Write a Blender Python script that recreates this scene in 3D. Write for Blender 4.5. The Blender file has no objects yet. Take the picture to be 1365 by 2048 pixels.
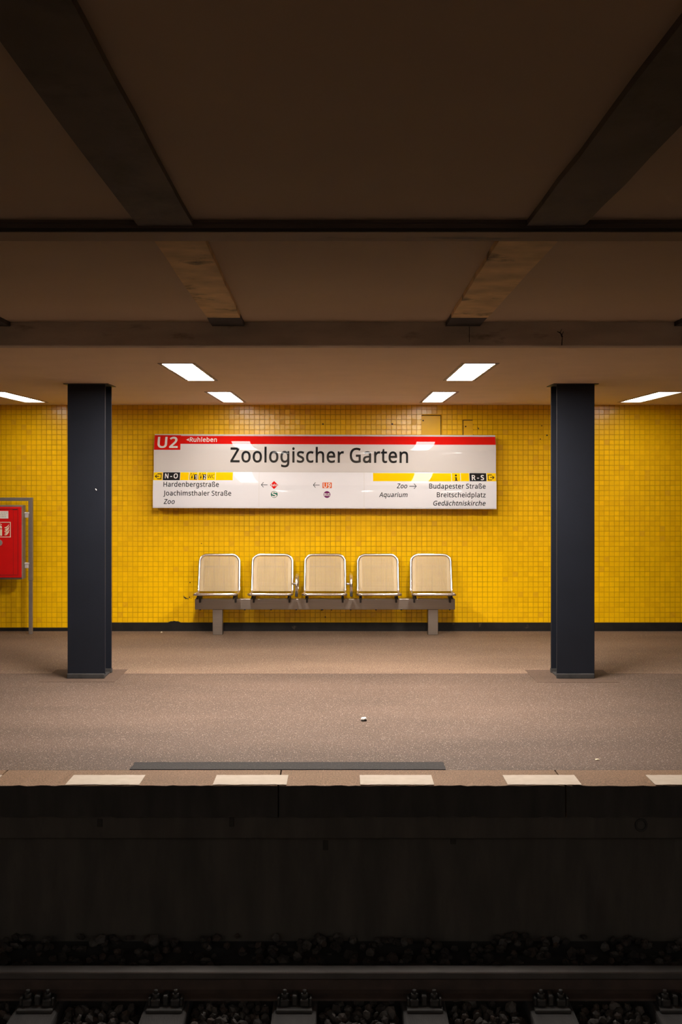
import bpy, bmesh, math, random
from mathutils import Vector, Matrix

random.seed(7)
S = bpy.context.scene
COL = S.collection

# ------------------------------------------------------------------ camera, world, exposure
EYE = 1.642
cam_data = bpy.data.cameras.new('camera')
cam_data.sensor_fit = 'VERTICAL'
cam_data.sensor_height = 36.0
cam_data.sensor_width = 24.0
cam_data.lens = 36.0 * 2280.0 / 2048.0
cam_data.shift_y = -74.0 / 2048.0
cam_data.clip_start = 0.05
cam = bpy.data.objects.new('camera', cam_data)
COL.objects.link(cam)
cam.location = (0.0, 0.0, EYE)
cam.rotation_euler = (math.pi / 2, 0.0, 0.0)
S.camera = cam

world = bpy.data.worlds.new('world')
S.world = world
world.use_nodes = True
bg = world.node_tree.nodes['Background']
bg.inputs['Color'].default_value = (1.0, 0.80, 0.60, 1.0)
bg.inputs['Strength'].default_value = 0.004

S.view_settings.view_transform = 'Standard'
S.view_settings.look = 'None'
S.view_settings.gamma = 1.0
S.view_settings.use_curve_mapping = False
S.view_settings.exposure = 0.0
S.cycles.max_bounces = 10
S.cycles.diffuse_bounces = 6
S.cycles.glossy_bounces = 5
S.cycles.caustics_reflective = False
S.cycles.caustics_refractive = False
S.cycles.sample_clamp_indirect = 4.0

LAMP_STRENGTH = 246.0          # front row of a platform
LAMP_STRENGTH_REAR = 20.0     # row near the wall, set dimmer so the upper wall stays dark
LAMP_COLOR = (1.0, 0.94, 0.87, 1.0)
OPP_STRENGTH = 37.0           # opposite platform, behind the viewpoint

# ------------------------------------------------------------------ materials
def mat(name, color, rough=0.6, metal=0.0, spec=0.5, var=0.0, vscale=6.0, dark=None, dscale=2.0, dlo=0.5, dhi=0.7,
        bump=0.0, bscale=60.0, stretch=(1, 1, 1), coat=0.0):
    m = bpy.data.materials.new(name)
    m.use_nodes = True
    nt = m.node_tree
    n = nt.nodes
    b = n['Principled BSDF']
    b.inputs['Base Color'].default_value = (*color, 1)
    b.inputs['Roughness'].default_value = rough
    b.inputs['Metallic'].default_value = metal
    b.inputs['Specular IOR Level'].default_value = spec
    b.inputs['Coat Weight'].default_value = coat
    b.inputs['Coat Roughness'].default_value = 0.03
    if var or dark or bump:
        tc = n.new('ShaderNodeTexCoord')
        mp = n.new('ShaderNodeMapping')
        mp.inputs['Scale'].default_value = stretch
        nt.links.new(tc.outputs['Object'], mp.inputs['Vector'])
    out = None
    if var:
        t = n.new('ShaderNodeTexNoise')
        t.inputs['Scale'].default_value = vscale
        t.inputs['Detail'].default_value = 6
        nt.links.new(mp.outputs[0], t.inputs['Vector'])
        r = n.new('ShaderNodeValToRGB')
        r.color_ramp.elements[0].position = 0.3
        r.color_ramp.elements[1].position = 0.7
        r.color_ramp.elements[0].color = (*[c * (1 - var) for c in color], 1)
        r.color_ramp.elements[1].color = (*[min(1, c * (1 + var)) for c in color], 1)
        nt.links.new(t.outputs['Fac'], r.inputs['Fac'])
        out = r.outputs['Color']
    if dark:
        t = n.new('ShaderNodeTexNoise')
        t.inputs['Scale'].default_value = dscale
        t.inputs['Detail'].default_value = 9
        t.inputs['Roughness'].default_value = 0.65
        nt.links.new(mp.outputs[0], t.inputs['Vector'])
        r = n.new('ShaderNodeMapRange')
        r.inputs['From Min'].default_value = dlo
        r.inputs['From Max'].default_value = dhi
        nt.links.new(t.outputs['Fac'], r.inputs['Value'])
        mx = n.new('ShaderNodeMixRGB')
        nt.links.new(r.outputs[0], mx.inputs['Fac'])
        if out:
            nt.links.new(out, mx.inputs['Color1'])
        else:
            mx.inputs['Color1'].default_value = (*color, 1)
        mx.inputs['Color2'].default_value = (*dark, 1)
        out = mx.outputs['Color']
    if out:
        nt.links.new(out, b.inputs['Base Color'])
    if bump:
        t = n.new('ShaderNodeTexNoise')
        t.inputs['Scale'].default_value = bscale
        t.inputs['Detail'].default_value = 4
        nt.links.new(mp.outputs[0], t.inputs['Vector'])
        bp = n.new('ShaderNodeBump')
        bp.inputs['Strength'].default_value = bump
        bp.inputs['Distance'].default_value = 0.004
        nt.links.new(t.outputs['Fac'], bp.inputs['Height'])
        nt.links.new(bp.outputs[0], b.inputs['Normal'])
    return m


def asphalt(name, base, speck, amount=0.62, fine=0.3, rough=0.8):
    """worn mastic asphalt with pale grit showing in it"""
    m = mat(name, base, rough=rough, spec=0.2)
    nt = m.node_tree
    n = nt.nodes
    b = n['Principled BSDF']
    tc = n.new('ShaderNodeTexCoord')
    big = n.new('ShaderNodeTexNoise'); big.inputs['Scale'].default_value = 1.1; big.inputs['Detail'].default_value = 7
    mid = n.new('ShaderNodeTexNoise'); mid.inputs['Scale'].default_value = 115; mid.inputs['Detail'].default_value = 3
    vor = n.new('ShaderNodeTexVoronoi'); vor.inputs['Scale'].default_value = 95
    mp = n.new('ShaderNodeMapping'); mp.inputs['Scale'].default_value = (0.55, 1.6, 1.0)
    nt.links.new(tc.outputs['Object'], mp.inputs['Vector'])
    nt.links.new(mp.outputs[0], big.inputs['Vector'])
    for t in (mid, vor):
        nt.links.new(tc.outputs['Object'], t.inputs['Vector'])
    r1 = n.new('ShaderNodeValToRGB')
    r1.color_ramp.elements[0].position = 0.3; r1.color_ramp.elements[1].position = 0.72
    r1.color_ramp.elements[0].color = (*[c * 0.8 for c in base], 1)
    r1.color_ramp.elements[1].color = (*[c * 1.14 for c in base], 1)
    nt.links.new(big.outputs['Fac'], r1.inputs['Fac'])
    r2 = n.new('ShaderNodeMapRange')
    r2.inputs['From Min'].default_value = 0.3; r2.inputs['From Max'].default_value = 0.7
    r2.inputs['To Min'].default_value = 1 - fine; r2.inputs['To Max'].default_value = 1 + fine
    nt.links.new(mid.outputs['Fac'], r2.inputs['Value'])
    mul = n.new('ShaderNodeMixRGB'); mul.blend_type = 'MULTIPLY'; mul.inputs['Fac'].default_value = 1
    nt.links.new(r1.outputs['Color'], mul.inputs['Color1'])
    nt.links.new(r2.outputs[0], mul.inputs['Color2'])
    # a share of the voronoi cells are pale stones
    sep = n.new('ShaderNodeSeparateColor')
    nt.links.new(vor.outputs['Color'], sep.inputs[0])
    gt = n.new('ShaderNodeMath'); gt.operation = 'GREATER_THAN'; gt.inputs[1].default_value = 0.72
    nt.links.new(sep.outputs[0], gt.inputs[0])
    lt = n.new('ShaderNodeMath'); lt.operation = 'LESS_THAN'; lt.inputs[1].default_value = 0.32
    nt.links.new(vor.outputs['Distance'], lt.inputs[0])
    mm = n.new('ShaderNodeMath'); mm.operation = 'MULTIPLY'
    nt.links.new(gt.outputs[0], mm.inputs[0]); nt.links.new(lt.outputs[0], mm.inputs[1])
    m2 = n.new('ShaderNodeMath'); m2.operation = 'MULTIPLY'; m2.inputs[1].default_value = amount
    nt.links.new(mm.outputs[0], m2.inputs[0])
    mx = n.new('ShaderNodeMixRGB')
    nt.links.new(m2.outputs[0], mx.inputs['Fac'])
    nt.links.new(mul.outputs[0], mx.inputs['Color1'])
    mx.inputs['Color2'].default_value = (*speck, 1)
    nt.links.new(mx.outputs[0], b.inputs['Base Color'])
    bp = n.new('ShaderNodeBump'); bp.inputs['Strength'].default_value = 0.35; bp.inputs['Distance'].default_value = 0.003
    nt.links.new(mid.outputs['Fac'], bp.inputs['Height'])
    nt.links.new(bp.outputs[0], b.inputs['Normal'])
    return m


def emit(name, color, strength):
    m = bpy.data.materials.new(name)
    m.use_nodes = True
    nt = m.node_tree
    nt.nodes.remove(nt.nodes['Principled BSDF'])
    e = nt.nodes.new('ShaderNodeEmission')
    e.inputs['Color'].default_value = color
    e.inputs['Strength'].default_value = strength
    nt.links.new(e.outputs[0], nt.nodes['Material Output'].inputs['Surface'])
    return m


M = {
    'tile_a': mat('tile_yellow', (0.82, 0.475, 0.001), 0.22, spec=0.3, var=0.04, vscale=40),
    'tile_b': mat('tile_yellow_deep', (0.78, 0.44, 0.001), 0.22, spec=0.3, var=0.04, vscale=40),
    'tile_c': mat('tile_yellow_light', (0.86, 0.50, 0.001), 0.2, spec=0.3, var=0.04, vscale=40),
    'tile_d': mat('tile_yellow_worn', (0.70, 0.37, 0.001), 0.3, spec=0.25, var=0.06, vscale=40),
    'grout': mat('grout', (0.52, 0.27, 0.003), 0.9, spec=0.1, var=0.3, vscale=2.5),
    'hatch': mat('hatch_yellow_paint', (0.74, 0.41, 0.001), 0.35, spec=0.2, var=0.05, vscale=8),
    'dark_hole': mat('dark_hole', (0.012, 0.009, 0.006), 0.9),
    'scuff': mat('black_scuff', (0.02, 0.016, 0.012), 0.8),
    'base': mat('baseboard_tar', (0.012, 0.0095, 0.008), 0.8, spec=0.2, var=0.3, vscale=9, dark=(0.06, 0.045, 0.03), dscale=7, dlo=0.64, dhi=0.72, bump=0.4, bscale=40),
    'soffit': mat('soffit_paint', (0.68, 0.52, 0.37), 0.8, var=0.03, vscale=3, bump=0.12, bscale=180),
    'track_ceiling': mat('track_ceiling_paint', (0.53, 0.40, 0.28), 0.85, var=0.05, vscale=1.2, bump=0.1, bscale=150),
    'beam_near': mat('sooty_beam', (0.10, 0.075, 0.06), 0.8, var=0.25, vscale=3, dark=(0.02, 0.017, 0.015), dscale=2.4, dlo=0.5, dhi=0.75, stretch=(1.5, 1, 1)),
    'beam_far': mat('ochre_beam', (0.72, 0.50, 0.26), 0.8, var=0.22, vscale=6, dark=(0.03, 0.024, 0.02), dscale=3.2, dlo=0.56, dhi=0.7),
    'beam_end': mat('beam_end_dark', (0.045, 0.035, 0.03), 0.9, var=0.3, vscale=9),  # darker tone at the fascia end of the far beams
    'girder': mat('girder_paint', (0.27, 0.18, 0.115), 0.75, var=0.15, vscale=4, dark=(0.03, 0.022, 0.018), dscale=5, dlo=0.6, dhi=0.75, stretch=(0.4, 1, 2)),
    'girder_face': mat('girder_paint_shaded', (0.05, 0.035, 0.03), 0.85, var=0.4, vscale=6, stretch=(0.4, 1, 3)),  # shade on the girder's front put into its colour, darker than the underside
    'fascia': mat('fascia_plaster', (0.44, 0.36, 0.30), 0.85, var=0.14, vscale=5, dark=(0.07, 0.045, 0.03), dscale=4.0, dlo=0.56, dhi=0.74, stretch=(0.5, 1, 2), bump=0.2, bscale=60),
    'crack': mat('crack_dark', (0.015, 0.01, 0.008), 0.9),
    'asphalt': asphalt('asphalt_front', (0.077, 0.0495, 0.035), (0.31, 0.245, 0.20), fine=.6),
    'asphalt_rear': asphalt('asphalt_rear', (0.152, 0.0975, 0.0655), (0.42, 0.33, 0.24), 0.62, fine=.6),  # browner paving; also lightened to stand in for stronger light near the wall
    'asphalt_patch': asphalt('asphalt_patch', (0.075, 0.047, 0.033), (0.2, 0.15, 0.11), 0.35),
    'asphalt_dark': asphalt('asphalt_dark', (0.013, 0.0088, 0.0075), (0.06, 0.05, 0.043), 0.5, 0.45),
    'slab': asphalt('edge_slab', (0.145, 0.082, 0.044), (0.25, 0.16, 0.10), 0.45, 0.4),
    'marking': mat('marking_paint', (0.34, 0.275, 0.215), 0.7, spec=.2, var=0.06, vscale=20, dark=(0.25, 0.17, 0.11), dscale=9, dlo=0.66, dhi=0.76),
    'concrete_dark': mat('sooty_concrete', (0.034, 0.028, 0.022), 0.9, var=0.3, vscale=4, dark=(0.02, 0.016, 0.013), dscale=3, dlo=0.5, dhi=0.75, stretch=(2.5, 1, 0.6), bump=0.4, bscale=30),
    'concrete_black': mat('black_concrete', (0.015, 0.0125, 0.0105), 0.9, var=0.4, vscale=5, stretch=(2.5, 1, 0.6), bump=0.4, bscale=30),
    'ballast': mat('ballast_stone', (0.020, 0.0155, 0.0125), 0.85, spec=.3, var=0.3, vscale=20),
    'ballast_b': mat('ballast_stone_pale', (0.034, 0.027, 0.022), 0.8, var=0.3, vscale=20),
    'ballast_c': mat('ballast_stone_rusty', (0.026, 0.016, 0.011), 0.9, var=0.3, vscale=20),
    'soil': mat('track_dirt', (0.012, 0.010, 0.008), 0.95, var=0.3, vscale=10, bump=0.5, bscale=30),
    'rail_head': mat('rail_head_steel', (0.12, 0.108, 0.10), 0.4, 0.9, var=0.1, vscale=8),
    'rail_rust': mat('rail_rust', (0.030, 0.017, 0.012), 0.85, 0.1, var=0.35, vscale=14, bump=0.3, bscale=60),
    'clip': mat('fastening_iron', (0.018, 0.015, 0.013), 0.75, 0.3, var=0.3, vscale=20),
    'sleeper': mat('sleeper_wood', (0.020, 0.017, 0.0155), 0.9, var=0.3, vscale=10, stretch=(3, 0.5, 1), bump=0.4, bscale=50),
    'column': mat('column_paint', (0.0055, 0.0065, 0.0105), 0.5, spec=0.22, var=0.1, vscale=4, bump=0.1, bscale=140),
    'column_edge': mat('column_scuffed_paint', (0.03, 0.027, 0.026), 0.6, spec=.2, var=0.3, vscale=14),
    'steel': mat('polished_tube', (0.86, 0.80, 0.74), 0.2, 1.0),
    'net': mat('wire_net', (0.33, 0.238, 0.128), 0.45, 0.45),
    'brushed': mat('brushed_steel', (0.29, 0.245, 0.21), 0.36, 0.95, var=0.06, vscale=12, stretch=(0.2, 1, 6)),
    'frame_steel': mat('galvanised_tube', (0.25, 0.205, 0.175), 0.45, 0.6, var=0.08, vscale=12),
    'black_fit': mat('dark_fitting', (0.03, 0.026, 0.024), 0.5, 0.4),
    'red': mat('cabinet_red', (0.66, 0.004, 0.004), 0.4, spec=0.3, var=0.03, vscale=6),
    'red_dark': mat('cabinet_groove', (0.06, 0.002, 0.002), 0.7),
    'cream': mat('luminous_cream', (0.80, 0.74, 0.55), 0.5),
    'label_white': mat('label_white', (0.78, 0.72, 0.64), 0.5),
    'label_grey': mat('faded_print', (0.48, 0.42, 0.36), 0.6),
    'lock': mat('lock_steel', (0.60, 0.58, 0.55), 0.35, 0.8),
    'clamp': mat('clamp_alloy', (0.78, 0.70, 0.66), 0.4, 0.5),
    'sign_white': mat('sign_white', (0.62, 0.575, 0.545), 0.6, spec=0.0, coat=1.0),  # greyer than the lower panels: reflection of the dark ceiling put into the colour
    'sign_white_b': mat('sign_white_lower', (0.68, 0.655, 0.665), 0.6, spec=0.0, coat=1.0),
    'sign_body': mat('sign_housing', (0.58, 0.535, 0.49), 0.4),
    'sign_seam': mat('sign_seam', (0.40, 0.35, 0.31), 0.6),
    'p_red': mat('print_red', (0.60, 0.007, 0.005), 0.6, spec=0.0, coat=1.0),
    'p_black': mat('print_black', (0.012, 0.014, 0.016), 0.6, spec=0.0, coat=1.0),
    'p_yellow': mat('print_yellow', (0.80, 0.50, 0.002), 0.6, spec=0.0, coat=1.0),
    'p_white': mat('print_white', (0.70, 0.65, 0.62), 0.6, spec=0.0, coat=1.0),
    'p_green': mat('print_green', (0.004, 0.13, 0.09), 0.6, spec=0.0, coat=1.0),
    'p_orange': mat('print_orange', (0.62, 0.09, 0.01), 0.6, spec=0.0, coat=1.0),
    'p_purple': mat('print_purple', (0.13, 0.006, 0.085), 0.6, spec=0.0, coat=1.0),
    'lamp_frame': mat('lamp_trim', (0.22, 0.15, 0.11), 0.5, 0.2, var=0.1, vscale=12),
    'lamp': emit('lamp_diffuser', LAMP_COLOR, LAMP_STRENGTH),
    'lamp_opposite': emit('lamp_diffuser_opposite', LAMP_COLOR, OPP_STRENGTH),
    'lamp_rear': emit('lamp_diffuser_rear', LAMP_COLOR, LAMP_STRENGTH_REAR),
    'paper': mat('paper', (0.85, 0.83, 0.80), 0.7),
    'paper_dark': mat('black_print', (0.02, 0.02, 0.02), 0.6),
    'leaf': mat('pale_scrap', (0.62, 0.50, 0.34), 0.8),
    'end_wall': mat('tunnel_wall', (0.10, 0.07, 0.05), 0.9, var=0.2, vscale=3),
}

# ------------------------------------------------------------------ helpers
class MB:
    """collects simple shapes, links them as ONE mesh object"""
    def __init__(self):
        self.bm = bmesh.new()

    def face(self, pts, mi=0):
        f = self.bm.faces.new([self.bm.verts.new(p) for p in pts])
        f.material_index = mi
        return f

    def box(self, x0, x1, y0, y1, z0, z1, bevel=0.0, mi=0, seg=1):
        v = [self.bm.verts.new(p) for p in ((x0, y0, z0), (x1, y0, z0), (x1, y1, z0), (x0, y1, z0),
                                            (x0, y0, z1), (x1, y0, z1), (x1, y1, z1), (x0, y1, z1))]
        fs = [self.bm.faces.new([v[i] for i in q]) for q in
              ((0, 3, 2, 1), (4, 5, 6, 7), (0, 1, 5, 4), (1, 2, 6, 5), (2, 3, 7, 6), (3, 0, 4, 7))]
        for f in fs:
            f.material_index = mi
        if bevel:
            es = list({e for f in fs for e in f.edges})
            bmesh.ops.bevel(self.bm, geom=es, offset=bevel, segments=seg, affect='EDGES', profile=0.5, material=-1)
        return self

    def prism(self, poly, axis, a, b, mi=0):
        """polygon of 2-D points swept along axis 'x', 'y' or 'z' from a to b"""
        def P(p, t):
            return {'x': (t, p[0], p[1]), 'y': (p[0], t, p[1]), 'z': (p[0], p[1], t)}[axis]
        n = len(poly)
        A = [self.bm.verts.new(P(p, a)) for p in poly]
        B = [self.bm.verts.new(P(p, b)) for p in poly]
        fs = [self.bm.faces.new(A), self.bm.faces.new(B[::-1])]
        for i in range(n):
            fs.append(self.bm.faces.new((A[i], B[i], B[(i + 1) % n], A[(i + 1) % n])))
        for f in fs:
            f.material_index = mi
        return self

    def cyl(self, p0, p1, r, n=16, r1=None, mi=0):
        p0, p1 = Vector(p0), Vector(p1)
        t = (p1 - p0).normalized()
        u = t.orthogonal().normalized()
        w = t.cross(u)
        r1 = r if r1 is None else r1
        A = [self.bm.verts.new(p0 + r * (u * math.cos(k * 2 * math.pi / n) + w * math.sin(k * 2 * math.pi / n))) for k in range(n)]
        B = [self.bm.verts.new(p1 + r1 * (u * math.cos(k * 2 * math.pi / n) + w * math.sin(k * 2 * math.pi / n))) for k in range(n)]
        fs = [self.bm.faces.new(A[::-1]), self.bm.faces.new(B)]
        for k in range(n):
            f = self.bm.faces.new((A[k], A[(k + 1) % n], B[(k + 1) % n], B[k]))
            f.smooth = True
            fs.append(f)
        for f in fs:
            f.material_index = mi
        return self

    def tube(self, pts, r, n=10, closed=False):
        pts = [Vector(p) for p in pts]
        N = len(pts)
        rings = []
        u = None
        for i in range(N):
            if closed:
                t = pts[(i + 1) % N] - pts[i - 1]
            else:
                t = pts[min(i + 1, N - 1)] - pts[max(i - 1, 0)]
            t.normalize()
            u = t.orthogonal().normalized() if u is None else (u - t * u.dot(t)).normalized()
            w = t.cross(u)
            rings.append([self.bm.verts.new(pts[i] + r * (u * math.cos(k * 2 * math.pi / n) + w * math.sin(k * 2 * math.pi / n))) for k in range(n)])
        for i in range(N if closed else N - 1):
            A, B = rings[i], rings[(i + 1) % N]
            off = 0
            if closed and i == N - 1:
                off = min(range(n), key=lambda o: (B[o].co - A[0].co).length)
            for k in range(n):
                f = self.bm.faces.new((A[k], A[(k + 1) % n], B[(k + 1 + off) % n], B[(k + off) % n]))
                f.smooth = True
        if not closed:
            self.bm.faces.new(rings[0][::-1])
            self.bm.faces.new(rings[-1])
        return self

    def build(self, name, mats, parent=None, origin=None, kind=None, label=None):
        bmesh.ops.recalc_face_normals(self.bm, faces=self.bm.faces[:])
        me = bpy.data.meshes.new(name)
        base = Vector((0, 0, 0))
        if origin is not None:
            base = Vector(origin)
        elif parent is not None:
            q = parent
            while q is not None:
                base += q.location
                q = q.parent
        if base.length:
            bmesh.ops.translate(self.bm, verts=self.bm.verts[:], vec=-base)
        self.bm.to_mesh(me)
        self.bm.free()
        for m in (mats if isinstance(mats, (list, tuple)) else [mats]):
            me.materials.append(M[m])
        o = bpy.data.objects.new(name, me)
        COL.objects.link(o)
        if origin is not None:
            o.location = base
        if parent is not None:
            o.parent = parent
        if kind:
            o['kind'] = kind
        if label:
            o['label'] = label
        return o


def thing(name, label, cat, loc=(0, 0, 0), group=None):
    o = bpy.data.objects.new(name, None)
    o.empty_display_size = 0.1
    COL.objects.link(o)
    o.location = loc
    o['label'] = label
    o['category'] = cat
    if group:
        o['group'] = group
    return o


def copy_tree(o, parent=None):
    c = o.copy()
    COL.objects.link(c)
    if parent is not None:
        c.parent = parent
    for ch in list(o.children):
        copy_tree(ch, c)
    return c


def fillet(pts, rad, closed=True, n=6):
    pts = [Vector(p) for p in pts]
    N = len(pts)
    out = []
    for i in range(N):
        if not closed and i in (0, N - 1):
            out.append(pts[i])
            continue
        p, a, b = pts[i], pts[i - 1], pts[(i + 1) % N]
        r = rad[i] if isinstance(rad, (list, tuple)) else rad
        da, db = (a - p), (b - p)
        pa = p + da.normalized() * min(r, da.length * 0.49)
        pb = p + db.normalized() * min(r, db.length * 0.49)
        for k in range(n + 1):
            t = k / n
            # weighted quadratic, close to a true arc
            w = 0.707
            q = (1 - t) ** 2 * pa + 2 * w * t * (1 - t) * p + t * t * pb
            out.append(q / ((1 - t) ** 2 + 2 * w * t * (1 - t) + t * t))
    return out

XL, XR = -8.0, 8.0           # the stretch of station that is built
WALL_Y = 12.0                # face of the tiled wall
SOFFIT = 2.379               # platform ceiling
TRACK_CEIL = 2.516
EDGE_Y = 6.03                # platform edge
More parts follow.
